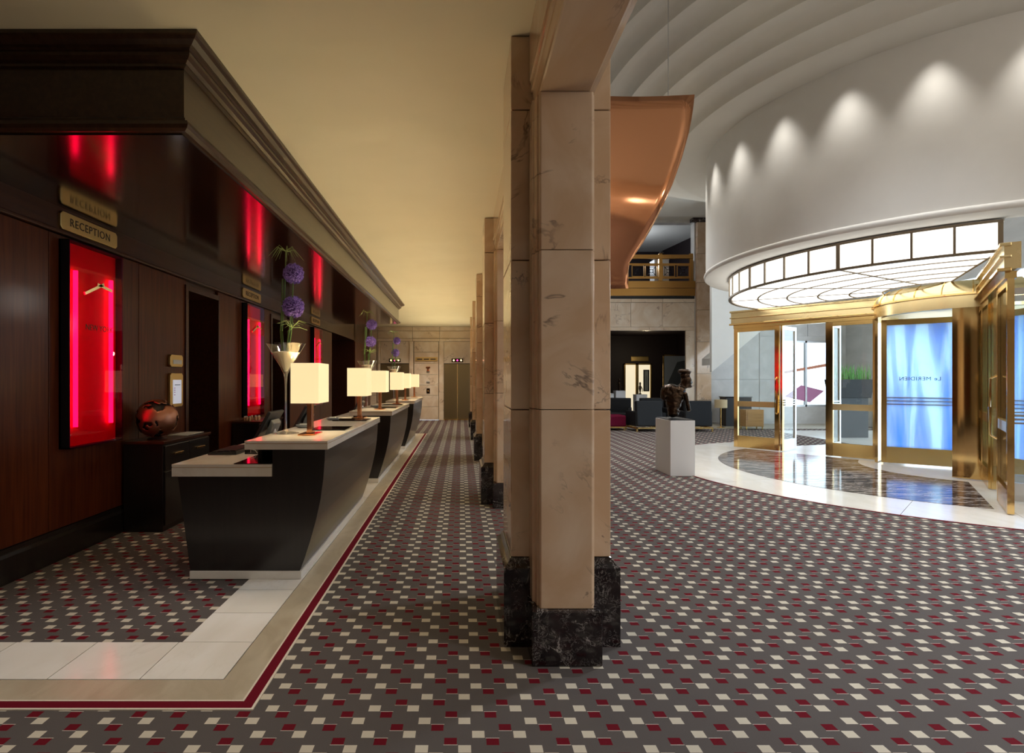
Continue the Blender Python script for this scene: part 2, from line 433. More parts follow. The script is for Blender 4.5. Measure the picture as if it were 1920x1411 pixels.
def copy_thing(root, loc, label, group=None, rotz=None):
    r = root.copy(); C.objects.link(r); r.location = loc
    if rotz is not None: r.rotation_euler = (0, 0, rotz)
    r['label'] = label
    if group: r['group'] = group
    def rec(src, dst):
        for ch in list(src.children):
            c = ch.copy(); C.objects.link(c); c.parent = dst; rec(ch, c)
    rec(root, r)
    return r
def text_mesh(name, s, size, mat, parent, mtx, extrude=0.001, space=1.0):
    cu = bpy.data.curves.new(name, 'FONT'); cu.body = s; cu.size = size; cu.align_x = 'CENTER'; cu.align_y = 'CENTER'
    cu.extrude = extrude; cu.space_character = space; cu.resolution_u = 3
    t = bpy.data.objects.new(name, cu); C.objects.link(t)
    me = bpy.data.meshes.new_from_object(t.evaluated_get(bpy.context.evaluated_depsgraph_get()))
    C.objects.unlink(t); bpy.data.objects.remove(t)
    me.transform(mtx); me.name = name
    if mtx.determinant() < 0: me.flip_normals()
    me.materials.clear(); me.materials.append(MATS[mat])
    o = bpy.data.objects.new(name, me); C.objects.link(o)
    if parent:
        o.parent = parent; off = base_of(parent); me.transform(Matrix.Translation(-Vector(off)))
    return o
# ================================================================ SETTING
HC = 3.57                                   # ceiling of the reception aisle
# ---------------------------------------------------------------- floor
floor = struct(ob('floor', MB().box(-4.6, 13.4, -3, 21.4, -0.1, 0), 'carpet'), 'grey-brown carpet with cream and crimson squares')
def tile(x0, x1, y0, y1, mat='marble_white', name='tile', z=0.006):
    g = 0.0025
    return ob(name, MB().box(x0 + g, x1 - g, y0 + g, y1 - g, 0.0, z), mat, floor)
tile(-1.658, -1.224, 2.885, 3.295)
x = -1.658
while x > -3.45:
    tile(max(x - 0.478, -3.47), x, 2.885, 3.295); x -= 0.478
y = 3.295
while y < 16.0:
    tile(-1.642, -1.224, y, min(y + 0.41, 16.0)); y += 0.41
for a in ((-3.47, -1.053, 2.70, 2.882), (-1.221, -1.053, 2.882, 16.0)):
    ob('stone_border', MB().box(*a, 0, 0.005), 'stone_beige', floor)
def lshape(d0, d1, name, mat, z):
    xo, xi, yo, yi = -1.053 + d1, -1.053 + d0, 2.70 - d1, 2.70 - d0
    ob(name, MB().prism([(-3.47, yo), (xo, yo), (xo, 16.0), (xi, 16.0), (xi, yi), (-3.47, yi)], 0, z), mat, floor)
lshape(0.0, 0.010, 'piping', 'piping', 0.006)
lshape(0.010, 0.066, 'carpet_stripe', 'border_red', 0.005)
lshape(0.066, 0.078, 'piping', 'piping', 0.006)
# rotunda floor in front of the entrance
def pol(r, deg, c=(DCX, DCY)):
    a = math.radians(deg); return (c[0] - r * math.cos(a), c[1] - r * math.sin(a))
RVX, RVY, RVR = 8.75, 9.58, 1.32            # revolving door
for k in range(10):
    a0 = -75 + 15 * k
    ob('ring_tile', MB().arc((DCX, DCY), 3.455, 4.50, a0 + 0.04, a0 + 14.96, 0, 0.006, 8), 'marble_white', floor)
ob('carpet_stripe', MB().arc((DCX, DCY), 4.502, 4.53, -75, 75, 0, 0.005, 60), 'border_red', floor)
ob('threshold_slab', MB().prism([pol(3.45, d) for d in range(-75, 76, 5)] + [(9.4, 5.6), (9.4, 13.5)][::1], 0, 0.004), 'marble_white', floor)
def door_r(deg):                            # distance from drum centre to white collar round the revolving door
    a = math.radians(deg); dx, dy = -math.cos(a), -math.sin(a); R = 1.60
    ox, oy = DCX - RVX, DCY - RVY
    b = ox * dx + oy * dy; return -b + math.sqrt(b * b - (ox * ox + oy * oy - R * R))
cuts = [-57.6, -30, 0, 29.4, 57.6]
for i in range(4):
    n = 10; an = [cuts[i] + 0.05 + (cuts[i + 1] - cuts[i] - 0.1) * j / n for j in range(n + 1)]
    P = [pol(3.45, a) for a in an]
    if i == 3: P.append((7.63, 8.42))
    P += [pol(door_r(a), a) for a in reversed(an)]
    if i == 0: P.append((7.63, 2 * 9.58 - 8.42))
    ob('dark_floor_slab', MB().prism(P, 0.003, 0.009), 'marble_brown', floor)
# lounge floor strip of stone along the far wall
ob('stone_border', MB().box(7.6, 13.0, 17.6, 19.5, 0, 0.005), 'stone_beige', floor)

# ---------------------------------------------------------------- ceilings
struct(ob('ceiling', MB().box(-4.7, 0.79, -3.1, 21.5, HC, HC + 0.12), 'plaster_cream'), 'cream plaster ceiling over the reception aisle')
lob = struct(ob('ceiling', MB().box(0.79, 13.5, -3.1, 19.6, 7.10, 7.2), 'plaster_ring'), 'white lobby ceiling with stepped concentric rings')
prof = []
for k in range(8):
    r, z = 4.30 + 0.37 * k, 5.75 + 0.15 * k
    if k == 0: prof.append((3.60, z))
    prof += [(r, z), (r + 0.012, z + 0.06), (r + 0.045, z + 0.11), (r + 0.10, z + 0.145), (r + 0.17, z + 0.160), (r + 0.23, z + 0.160)]
prof.append((7.35, 7.12))
mb = MB(); NS = 120
for i in range(NS + 1):
    a = -115 + 230 * i / NS
    for r, z in prof: x_, y_ = pol(r, a); mb.v.append((x_, y_, z))
m_ = len(prof)
for i in range(NS):
    for j in range(m_ - 1): mb.f.append((i * m_ + j, i * m_ + j + 1, (i + 1) * m_ + j + 1, (i + 1) * m_ + j))
o = ob('ring_steps', mb, 'plaster_ring', lob, smooth=True)
# ---------------------------------------------------------------- drum over the entrance
drum = struct(ob('wall_drum', MB().arc((DCX, DCY), 3.60, 3.68, -112, 112, 3.52, 5.9, 120), 'plaster_white', smooth=True), 'curved white drum wall above the entrance')
mb = MB()
for i in range(121):
    a = -112 + 224 * i / 120
    for r, z in ((3.68, 3.60), (3.705, 3.585), (3.715, 3.56), (3.71, 3.53), (3.69, 3.51), (3.60, 3.505), (3.20, 3.505)):
        mb.v.append((*pol(r, a), z))
for i in range(120):
    for j in range(6): mb.f.append((i * 7 + j, i * 7 + j + 1, (i + 1) * 7 + j + 1, (i + 1) * 7 + j))
ob('drum_lip', mb, 'plaster_white', drum, smooth=True)

# ---------------------------------------------------------------- left wall: wood panelling
wl = struct(ob('wall_left', MB().box(-4.7, -4.6, -3, 21.4, 0, HC), 'void'), 'dark mahogany panelled wall behind the reception')  # near-black backing sheet stops light; darkness of the doorways is painted in
segs = [(-3.0, 7.08), (7.95, 10.23), (11.25, 15.0), (18.3, 21.4)]
for y0, y1 in segs:
    ob('wall_core', MB().box(-4.6, -3.49, y0, y1, 0, HC), 'wood_trim', wl)
for ys in ([-3, -1.4, .2, 1.8, 3.4, 4.7, 6.01, 7.06], [7.97, 8.76, 9.70, 10.21], [11.27, 12.75, 13.75, 15.0], [18.3, 19.3, 21.4]):
    for a, b in zip(ys, ys[1:]):
        ob('panel', MB().box(-3.49, -3.46, a + .004, b - .004, 0.27, 2.795), 'wood_panel', wl, bevel=0.003)
ob('lintel', MB().box(-4.6, -3.49, 7.0, 11.3, 2.67, HC), 'wood_trim', wl)
ob('lintel', MB().box(-4.6, -3.49, 14.9, 18.4, 2.83, HC), 'wood_trim', wl)
for y0, y1 in ((7.08, 7.95), (10.23, 11.25)):
    ob('door_frame', MB().box(-3.50, -3.44, y0 - .07, y0, 0, 2.74).box(-3.50, -3.44, y1, y1 + .03, 0, 2.74).box(-3.50, -3.44, y0, y1, 2.67, 2.74), 'wood_trim', wl, bevel=0.004)
ob('frieze', MB().box(-3.49, -3.445, -3, 15.0, 2.83, 3.04), 'wood_trim', wl)
ob('picture_rail', MB().box(-3.49, -3.42, -3, 15.0, 2.80, 2.832), 'wood_trim', wl, bevel=0.008)
for y0, y1 in ((-3, 7.0), (7.99, 10.15), (11.29, 15.0)):
    ob('baseboard', MB().prism_y([(-3.49, 0), (-3.435, 0), (-3.435, .20), (-3.445, .225), (-3.455, .23), (-3.455, .262), (-3.49, .27)], y0, y1), 'lacquer_black', wl)

# ---------------------------------------------------------------- wooden canopy over the reception
cp = [(-.25, 3.04), (.01, 3.04), (.035, 3.05), (.045, 3.07), (.035, 3.095), (.012, 3.105), (.012, 3.12), (0, 3.13), (0, 3.42), (.022, 3.425), (.022, 3.44),
      (.045, 3.45), (.062, 3.468), (.066, 3.485), (.06, 3.50), (.07, 3.51), (.09, 3.515), (.12, 3.53), (.135, 3.545), (.145, 3.548), (.145, 3.57)]
CX1, CY0, CY1 = -1.67, 3.375, 15.0
mb = MB()
for d, z in cp: mb.v += [(-3.49, CY0 - d, z), (CX1 + d, CY0 - d, z), (CX1 + d, CY1 + d, z), (-3.49, CY1 + d, z)]
for i in range(len(cp) - 1):
    for k in range(3): mb.f.append((4 * i + k, 4 * i + k + 1, 4 * i + 5 + k, 4 * i + 4 + k))
canopy = thing('wooden_canopy', 'long dark wooden canopy with moulded cornice above the reception desks', 'canopy', (CX1, CY0, 3.04))
ob('cornice', mb, 'wood_cornice', canopy)
ob('soffit', MB().box(-3.49, CX1 - .02, CY0 + .02, CY1 - .02, 3.03, 3.06), 'wood_soffit', canopy)

# ---------------------------------------------------------------- columns and beam
def column(y, label):
    t = thing('marble_column', label, 'column', (0.586, y + .29, 0), 'row of marble columns')
    bx0, bx1, y1 = 0.293, 0.879, y + 0.586
    for z0, z1 in ((.505, 1.372), (1.372, 2.25), (2.25, 3.133), (3.133, HC - .002)):
        ob('marble_block', MB().box(bx0, bx1, y, y1, z0 + .003, z1 - .003), 'marble_cream', t, bevel=0.006)
    for z0, z1 in ((.30, 1.385), (1.385, 2.256), (2.256, 3.12)):
        for s in (0, 1):
            pr = [(.437, .24), (.712, .24), (.724, .232), (.724, .205), (.735, .20), (.745, .15), (.745, 0), (.40, 0), (.40, .14), (.412, .15), (.418, .20), (.428, .205), (.428, .232)]
            P = [(px, (y - d) if s == 0 else (y1 + d)) for px, d in pr]
            ob('pilaster_block', MB().prism(P, z0 + .002, z1 - .002), 'marble_cream', t, bevel=0.002)
    q = MB(); e = .045
    lo = [(bx0 - e, y - e), (bx1 + e, y - e), (bx1 + e, y1 + e), (bx0 - e, y1 + e)]
    hi = [(bx0 - .004, y - .004), (bx1 + .004, y - .004), (bx1 + .004, y1 + .004), (bx0 - .004, y1 + .004)]
    md = [(bx0 - .02, y - .02), (bx1 + .02, y - .02), (bx1 + .02, y1 + .02), (bx0 - .02, y1 + .02)]
    q.v = [(a, b, 0) for a, b in lo] + [(a, b, .455) for a, b in lo] + [(a, b, .475) for a, b in md] + [(a, b, .505) for a, b in hi]
    q.f = [(3, 2, 1, 0), (12, 13, 14, 15)] + [(4 * l + i, 4 * l + (i + 1) % 4, 4 * l + 4 + (i + 1) % 4, 4 * l + 4 + i) for l in range(3) for i in range(4)]
    ob('dark_base', q, 'marble_dark', t, label='black marble base with white veins')
    for ya, yb in ((y - .27, y - e + .002), (y1 + e - .002, y1 + .27)):
        ob('dark_base', MB().box(.382, .765, ya, yb, 0, .30), 'marble_dark', t, bevel=0.008)
COLY = [3.29 + 3.71 * k for k in range(5)]
for y, l in zip(COLY, ('large cream marble column nearest the camera with dark veined base', 'second marble column behind the nearest one',
                       'third marble column along the aisle', 'fourth marble column along the aisle', 'farthest marble column near the elevators')):
    column(y, l)
edges = [-3.0] + [v for y in COLY for v in (y - .0, y + .586)] + [21.4]
bp = [(.437, 3.12), (.70, 3.12), (.712, 3.125), (.72, 3.14), (.745, 3.15), (.745, 3.57), (.40, 3.57), (.40, 3.29), (.408, 3.285), (.408, 3.23), (.418, 3.225), (.428, 3.16), (.428, 3.125)]
n = 1
for i in range(0, len(edges), 2):
    y0, y1 = edges[i], edges[i + 1]
    tr = None
    L = y1 - y0; k = max(1, round(L / 1.05))
    for j in range(k):
        mbk = MB().prism_y(bp, y0 + L * j / k + .002, y0 + L * (j + 1) / k - .002)
        if tr is None:
            tr = struct(ob('trim_%d' % n, mbk, 'marble_cream'), 'cream marble beam running over the columns'); n += 1
        else: ob('beam_block', mbk, 'marble_cream', tr)
struct(ob('wall_upper', MB().box(.745, .79, -3, 21.4, HC - .3, 7.1), 'plaster_white'), 'white wall above the column beam')

# ---------------------------------------------------------------- rear and right walls (behind / beside the camera)
wre = struct(ob('wall_rear', MB().box(-4.7, 13.5, -3.1, -3.0, 0, 7.1), 'marble_wall'))
for i in range(6):
    for j in range(5): ob('marble_block', MB().box(1.0 + 2.0 * i + .01, 3.0 + 2.0 * i - .01, -3.0, -2.97, 1.4 * j + .01, 1.4 * j + 1.39), 'marble_wall', wre)
wr = struct(ob('wall_right', MB().box(13.4, 13.5, -3.0, 5.0, 0, 7.1).box(13.4, 13.5, 17.0, 19.5, 0, 7.1).box(13.4, 13.5, 5.0, 17.0, 4.2, 7.1), 'stone_grey'))
ob('vestibule_slab', MB().box(9.4, 13.4, 6.0, 17.0, 0, 0.004), 'marble_white', floor)
ground = struct(ob('ground', MB().box(13.5, 40, -10, 40, -.15, -.02), 'stone_grey'), 'pale pavement outside the entrance')

# ---------------------------------------------------------------- back wall with elevators
YB = 21.4
wb = struct(ob('wall_back', MB().box(-4.7, 0.79, YB + .06, YB + .3, 0, HC + .1), 'stone_beige'), 'cream marble wall with the elevators')
def blk(x0, x1, z0, z1, d=0.0, name='marble_block', mat='marble_wall', p=None, bev=0.006):
    return ob(name, MB().box(x0 + .005, x1 - .005, YB - d, YB + .06, z0 + .005, z1 - .005), mat, p or wb, bevel=bev)
for xs in ((-3.9, -3.2), (-3.2, -1.855), (-1.855, -.82), (-.82, .42)):
    blk(xs[0], xs[1], 3.40, HC, .04); blk(xs[0], xs[1], 3.11, 3.40, .02); blk(xs[0], xs[1], 3.0, 3.11, .05)
zj = [0, .51, .94, 1.33, 1.73, 2.16, 2.59, 3.0]
for a, b in zip(zj, zj[1:]):
    blk(-1.80, -.86, a, b, 0.02); blk(-3.9, -3.22, a, b, 0.02)
for x0, x1 in ((-3.2, -3.08), (-1.98, -1.82), (-.84, -.66), (.38, .45)):
    ob('pilaster_block', MB().box(x0, x1, YB - .05, YB + .06, 0, 3.0).box(x0 + .03, x1 - .03, YB - .07, YB, 0, 2.95), 'marble_wall', wb, bevel=.004)
for x0, x1 in ((-3.08, -1.98), (-.66, .38)):
    blk(x0, x1, 2.16, 3.0, 0.0)
def lift(x0, x1, num):
    d = struct(ob('door_%d' % num, MB().box(x0, x1, YB + .02, YB + .05, 0, 2.16), 'black'), 'pair of bronze elevator doors')
    xm = (x0 + x1) / 2
    ob('door_leaf', MB().box(x0 + .01, xm - .012, YB - .005, YB + .02, .03, 2.14), 'lift_door', d)
    ob('door_leaf', MB().box(xm + .012, x1 - .01, YB - .005, YB + .02, .03, 2.14), 'lift_door', d)
    ob('door_edge', MB().box(xm - .014, xm + .014, YB - .01, YB + .01, .03, 2.14), 'brass_pale', d)
    ob('sill', MB().box(x0, x1, YB - .08, YB + .02, 0, .035), 'brass', d)
    t = thing('floor_indicator', 'lit floor indicator above the %s elevator' % ('left' if x0 < -2 else 'right'), 'indicator', (xm, YB, 2.28))
    ob('housing', MB().box(xm - .22, xm + .22, YB - .03, YB, 2.215, 2.345), 'black_gloss', t, bevel=.004)
    for dx, mt in ((-.14, 'indicator'), (0, 'indicator_red'), (.14, 'indicator')):
        l = ob('lamp', MB().lathe([(.034, -.004), (.034, .004)], (0, 0, 0), 12), mt)
        l.rotation_euler = (PI / 2, 0, 0); l.location = (dx, -.034, 0); l.parent = t
lift(-.66, .38, 1); lift(-3.08, -1.98, 2)
t = thing('wall_sign', 'long brass sign on the marble wall between the elevators', 'sign', (-1.33, YB - .03, 2.3))
ob('plate', MB().box(-1.74, -.9, YB - .045, YB - .022, 2.24, 2.40), 'brass_plate', t, bevel=.003)
for x0 in (-1.68, -1.42, -1.17): ob('engraved_line', MB().box(x0, x0 + .2, YB - .048, YB - .045, 2.30, 2.34), 'engraving', t)
t = thing('wall_sconce', 'small copper wall fitting below the brass elevator sign', 'fixture', (-1.26, YB - .03, 1.95))
ob('backplate', MB().box(-1.34, -1.18, YB - .05, YB - .02, 1.98, 2.04), 'copper', t)
ob('bracket', MB().box(-1.29, -1.23, YB - .07, YB - .02, 1.88, 1.98).lathe([(.05, 0), (.06, .02), (.02, .05)], (-1.26, YB - .07, 1.86), 10), 'copper', t)
t = thing('call_panel', 'bronze elevator call panel on the marble wall', 'panel', (-1.25, YB - .03, 1.1))
ob('plate', MB().box(-1.32, -1.19, YB - .04, YB - .02, 1.02, 1.21), 'bronze', t, bevel=.004)
ob('button', MB().box(-1.28, -1.23, YB - .05, YB - .04, 1.09, 1.14), 'brass', t)
t = ob('switch_plate', MB().box(-1.33, -1.20, YB - .03, YB - .02, 1.40, 1.48), 'steel', bevel=.003)
tag(t, 'small steel plate above the call panel on the marble wall', 'plate')

# ---------------------------------------------------------------- far lobby wall: lounge opening, balcony
YL = 19.5
wf = struct(ob('wall_far', MB().box(0.79, 2.6, YL, YL + .3, 0, 7.1).box(2.6, 8.12, YL, YL + .3, 3.26, 4.45).box(8.12, 8.66, YL, YL + .3, 0, 7.1)
     .box(8.66, 11.2, YL, YL + .3, 0, 7.1).box(12.9, 13.4, YL, YL + .3, 0, 7.1).box(11.2, 12.9, YL, YL + .3, 2.9, 7.1).box(11.2, 12.9, YL, YL + .3, 0, .6)
     .box(2.6, 8.12, YL, YL + .3, 7.0, 7.1), 'stone_grey'), 'far lobby wall with lounge opening and balcony')
def fb(x0, x1, z0, z1, d=.03, mat='marble_wall', name='marble_block', bev=.006):
    return ob(name, MB().box(x0 + .004, x1 - .004, YL - d, YL, z0 + .004, z1 - .004), mat, wf, bevel=bev)
xs = [2.6, 3.8, 5.0, 5.9, 7.0, 8.12]
for a, b in zip(xs, xs[1:]):
    fb(a, b, 3.37, 4.22); fb(a, b, 4.22, 4.35, .08)
fb(2.6, 8.12, 3.24, 3.37, .06, 'marble_wall', 'door_head')
fb(7.79, 7.95, 0, 3.24, .08, 'marble_wall', 'door_jamb'); fb(7.95, 8.12, 0, 3.37, .05, 'marble_wall', 'door_jamb')
fb(2.6, 8.12, 4.35, 4.45, .02, 'black', 'dark_band', 0)  # plain dark band below the balcony fascia
fb(2.6, 8.14, 4.45, 4.72, .05, 'brass_warm', 'balcony_fascia'); fb(2.6, 8.14, 4.72, 4.97, .07, 'brass_warm', 'balcony_fascia')
zs = [0, .83, 1.75, 2.85, 3.95, 4.9, 5.9, 7.02]
for a, b in zip(zs, zs[1:]): fb(8.16, 8.66, a, b, .14, 'marble_cream')
q = MB(); q.lathe([(.22, 0), (.30, .08), (.33, .2), (.36, .28), (.36, .3)], (8.42, YL - .18, 6.98), 4)
ob('capital', MB().prism_x([(YL - .02, 6.98), (YL - .16, 6.98), (YL - .26, 7.04), (YL - .34, 7.14), (YL - .34, 7.26), (YL - .02, 7.3)], 7.95, 8.72), 'marble_dark', wf, bevel=.02)
for i in range(5):
    for j in range(3):
        x0 = 8.7 + i * .84
        if 11.0 < x0 + .42 < 13.0 and j < 2: continue
        fb(x0, x0 + .83, .05 + j * 1.5, 1.54 + j * 1.5, .02, 'stone_grey', 'stone_panel', .004)
win = struct(ob('window_1', MB().box(11.2, 12.9, YL + .1, YL + .112, .6, 2.9), 'glass'), 'bright window beyond the entrance doors')
ob('window_frame', MB().box(11.2, 11.27, YL + .05, YL + .16, .6, 2.9).box(12.83, 12.9, YL + .05, YL + .16, .6, 2.9).box(12.02, 12.08, YL + .05, YL + .16, .6, 2.9)
   .box(11.2, 12.9, YL + .05, YL + .16, .6, .67).box(11.2, 12.9, YL + .05, YL + .16, 2.83, 2.9), 'steel', win)
ob('window_decal', MB().prism_y([(11.3, .95), (11.9, 1.35), (12.7, 1.15), (12.2, .75)], YL + .085, YL + .092), 'decal_pink', win)
ob('window_decal', MB().prism_y([(11.3, 1.75), (12.75, 2.0), (12.75, 2.1), (11.3, 1.84)], YL + .085, YL + .092), 'decal_orange', win)
# lounge behind the opening
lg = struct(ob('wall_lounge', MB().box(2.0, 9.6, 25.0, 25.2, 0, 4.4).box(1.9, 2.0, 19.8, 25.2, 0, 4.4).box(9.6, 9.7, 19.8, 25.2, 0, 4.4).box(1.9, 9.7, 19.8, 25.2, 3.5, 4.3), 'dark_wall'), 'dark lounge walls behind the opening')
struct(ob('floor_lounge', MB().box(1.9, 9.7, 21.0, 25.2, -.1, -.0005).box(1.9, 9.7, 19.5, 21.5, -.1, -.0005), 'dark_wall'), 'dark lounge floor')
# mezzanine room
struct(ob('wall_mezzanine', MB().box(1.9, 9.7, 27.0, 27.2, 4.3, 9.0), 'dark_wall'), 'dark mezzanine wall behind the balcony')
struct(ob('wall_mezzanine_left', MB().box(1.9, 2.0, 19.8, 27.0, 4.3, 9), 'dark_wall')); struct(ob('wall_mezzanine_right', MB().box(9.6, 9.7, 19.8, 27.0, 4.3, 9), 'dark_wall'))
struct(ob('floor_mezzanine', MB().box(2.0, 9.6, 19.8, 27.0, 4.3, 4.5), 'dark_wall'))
struct(ob('ceiling_mezzanine', MB().prism_x([(19.8, 7.25), (27.0, 7.7), (27.0, 7.9), (19.8, 7.45)], 1.9, 9.7), 'plaster_white'), 'pale mezzanine ceiling')
t = thing('air_vent', 'black ceiling vent above the balcony', 'vent', (6.6, 25.6, 7.5))
ob('grille', MB().box(5.9, 7.2, 25.2, 25.9, 7.42, 7.6), 'black', t, bevel=.01)
ob('frame', MB().box(5.86, 7.24, 25.16, 25.2, 7.4, 7.62), 'plastic_dark', t)
# staircase
SX = lambda x: 1.78 + (x - 7.7) * .83
st = struct(ob('staircase', MB().prism_y([(7.7, SX(7.7)), (7.7, 7.05), (13.3, 7.05), (13.3, SX(13.3))], 17.2, 17.34), 'plaster_white'), 'white staircase wall rising to the right behind the entrance')
ob('stair_soffit', MB().prism_y([(8.0, SX(8.0) - .02), (13.3, SX(13.3) - .02), (13.3, SX(13.3) + .2), (8.0, SX(8.0) + .2)], 17.34, 18.6), 'plaster_white', st)
# ================================================================ ENTRANCE
can = thing('illuminated_canopy', 'round white illuminated glass canopy in brass glazing bars over the entrance', 'ceiling light', (DCX - 2, DCY, 3.1))
angs = [-59.2 + 7.4 * i for i in range(17)]
for i in range(16):
    ob('light_panel', MB().arc((DCX, DCY), 3.235, 3.25, angs[i] + .25, angs[i + 1] - .25, 3.125, 3.455, 4), 'light_panel', can)
for i, a in enumerate(angs):
    wd = .42 if (i % 4) == 0 else .22
    ob('glazing_bar', MB().arc((DCX, DCY), 3.22, 3.272, a - wd, a + wd, 3.10, 3.48, 2), 'bar_bronze', can)
for z0, z1 in ((3.095, 3.125), (3.455, 3.485)):
    ob('rim_band', MB().arc((DCX, DCY), 3.22, 3.275, -59.5, 59.5, z0, z1, 48), 'bar_bronze', can)
rad = [.79, 1.28, 1.77, 2.27, 2.76, 3.22]
quad = [-59.2, -29.6, 0, 29.6, 59.2]
for r0, r1 in zip(rad, rad[1:]):
    for a0, a1 in zip(quad, quad[1:]):
        e = math.degrees(.012 / r1)
        ob('light_panel', MB().arc((DCX, DCY), r0 + .014, r1 - .014, a0 + e, a1 - e, 3.112, 3.13, 14), 'light_panel', can)
for r in rad[:-1]:
    ob('ring_bar', MB().arc((DCX, DCY), r - .014, r + .014, -59, 59, 3.10, 3.13, 40), 'bar_bronze', can)
for a in quad:
    e = .015; ca, sa = -math.cos(math.radians(a)), -math.sin(math.radians(a))
    ob('radial_bar', MB().obox((DCX, DCY), (ca, sa), (-sa, ca), .79, 3.22, -e, e, 3.102, 3.13), 'bar_bronze', can)
ob('top_cover', MB().arc((DCX, DCY), .6, 3.22, -60, 60, 3.47, 3.50, 40), 'plaster_white', can)

UX, UY = .622, .783
def facade(sg, label):
    # local s runs from the revolving door corner outwards, d towards the lobby
    o = (7.965, DCY + sg * 1.055); ax = (-UX, sg * UY); ay = (-UY, -sg * UX)
    L = 2.76
    t = thing('entrance_facade', label, 'door front', (o[0] + ax[0] * L / 2, o[1] + ax[1] * L / 2, 0), 'glazed brass door fronts')
    def bx(name, s0, s1, d0, d1, z0, z1, mat='brass', p=None, bev=0.0):
        return ob(name, MB().obox(o, ax, ay, s0, s1, d0, d1, z0, z1), mat, p or t, bevel=bev)
    # fascia with mouldings
    bx('fascia', 0, L + .05, -.08, .06, 2.80, 3.10, 'brass_pale')
    bx('fascia_moulding', 0, L + .07, .0, .10, 2.93, 2.955, 'brass_pale', None, .006)
    bx('fascia_moulding', 0, L + .07, .0, .12, 2.775, 2.815, 'brass_polished', None, .008)
    bx('fascia_moulding', 0, L + .07, .0, .10, 3.06, 3.10, 'brass_pale', None, .006)
    bx('door_header', 0, L, -.05, .05, 2.70, 2.78, 'brass')
    def leaf(s0, s1, name='fixed_leaf'):
        f = bx(name, s0, s0 + .085, -.03, .03, .02, 2.70, 'brass_polished')
        bx('stile', s1 - .085, s1, -.03, .03, .02, 2.70, 'brass_polished', f)
        bx('bottom_rail', s0 + .085, s1 - .085, -.028, .028, .02, .28, 'brass', f)
        bx('mid_rail', s0 + .085, s1 - .085, -.028, .028, .94, 1.06, 'brass_pale', f)
        bx('top_rail', s0 + .085, s1 - .085, -.028, .028, 2.62, 2.70, 'brass', f)
        bx('pane', s0 + .085, s1 - .085, -.005, .005, .28, .94, 'glass', f)
        bx('pane', s0 + .085, s1 - .085, -.005, .005, 1.06, 2.62, 'glass', f)
        return f
    leaf(.03, .87); leaf(1.80, L)
    # open door leaves standing inwards in the doorway
    for s in (.90, 1.76):
        f = bx('open_leaf', s - .02, s + .02, -.09, 0, .02, 2.70, 'brass_polished')
        bx('stile', s - .02, s + .02, -.74, -.66, .02, 2.70, 'steel', f)
        bx('bottom_rail', s - .018, s + .018, -.66, -.09, .02, .25, 'steel', f)
        bx('top_rail', s - .018, s + .018, -.66, -.09, 2.62, 2.70, 'steel', f)
        bx('pane', s - .004, s + .004, -.66, -.09, .25, 2.62, 'glass', f)
        for z in (1.0, 1.05, 1.10):
            bx('push_bar', s - .05, s + .05, -.66, -.09, z - .01, z + .01, 'steel', f)
    # long pull handle
    q = MB(); c = lambda s, d, z: (o[0] + ax[0] * s + ay[0] * d, o[1] + ax[1] * s + ay[1] * d, z)
    q.tube([c(1.84, .03, .80), c(1.84, .09, .84), c(1.84, .10, 1.2), c(1.84, .09, 1.56), c(1.84, .03, 1.60)], .014, 8)
    ob('pull_handle', q, 'brass_polished', t, smooth=True)
    return t
facade(1, 'glazed brass door front left of the revolving door')
facade(-1, 'glazed brass door front right of the revolving door at the frame edge')

rv = thing('revolving_door', 'polished brass revolving door with blue glass wing', 'revolving door', (RVX, RVY, 0))
def rarc(name, r0, r1, a0, a1, z0, z1, mat, n=16, p=None):
    return ob(name, MB().arc((RVX, RVY), r0, r1, a0, a1, z0, z1, n), mat, p or rv, smooth=True)
rarc('curved_wall', 1.30, 1.345, 37.5, 57, .02, 2.74, 'brass_polished', 12)
rarc('curved_wall', 1.30, 1.345, -57, -37.5, .02, 2.74, 'brass_polished', 12)
rarc('curved_wall', 1.30, 1.345, 123, 143, .02, 2.74, 'brass_polished', 12)
rarc('curved_wall', 1.30, 1.345, -143, -123, .02, 2.74, 'brass_polished', 12)
rarc('drum_band', 1.25, 1.36, -75, 75, 2.66, 2.86, 'brass_pale', 40)
rarc('drum_band', 1.30, 1.40, -75, 75, 2.855, 2.885, 'brass_polished', 40)
q = MB(); nn = 40
pf = [(1.36, 2.885), (1.355, 2.93), (1.33, 2.99), (1.28, 3.045), (1.22, 3.085), (1.2, 3.10)]
for i in range(nn + 1):
    a = -75 + 150 * i / nn
    for r, z in pf: q.v.append((*pol(r, a, (RVX, RVY)), z))
for i in range(nn):
    for j in range(5): q.f.append((i * 6 + j, i * 6 + j + 1, (i + 1) * 6 + j + 1, (i + 1) * 6 + j))
ob('drum_cove', q, 'brass_pale', rv, smooth=True)
for i in range(9):
    a = -64 + 16 * i
    q = MB(); q.tube([(*pol(r + .004, a, (RVX, RVY)), z) for r, z in pf], .009, 6)
    ob('cove_rib', q, 'brass', rv)
rarc('ceiling_disc', 0.0, 1.30, -180, 180, 2.72, 2.76, 'brass_plate', 32)
ob('centre_post', MB().lathe([(.05, .02), (.05, 2.7)], (RVX, RVY, 0), 12), 'brass', rv, smooth=True)
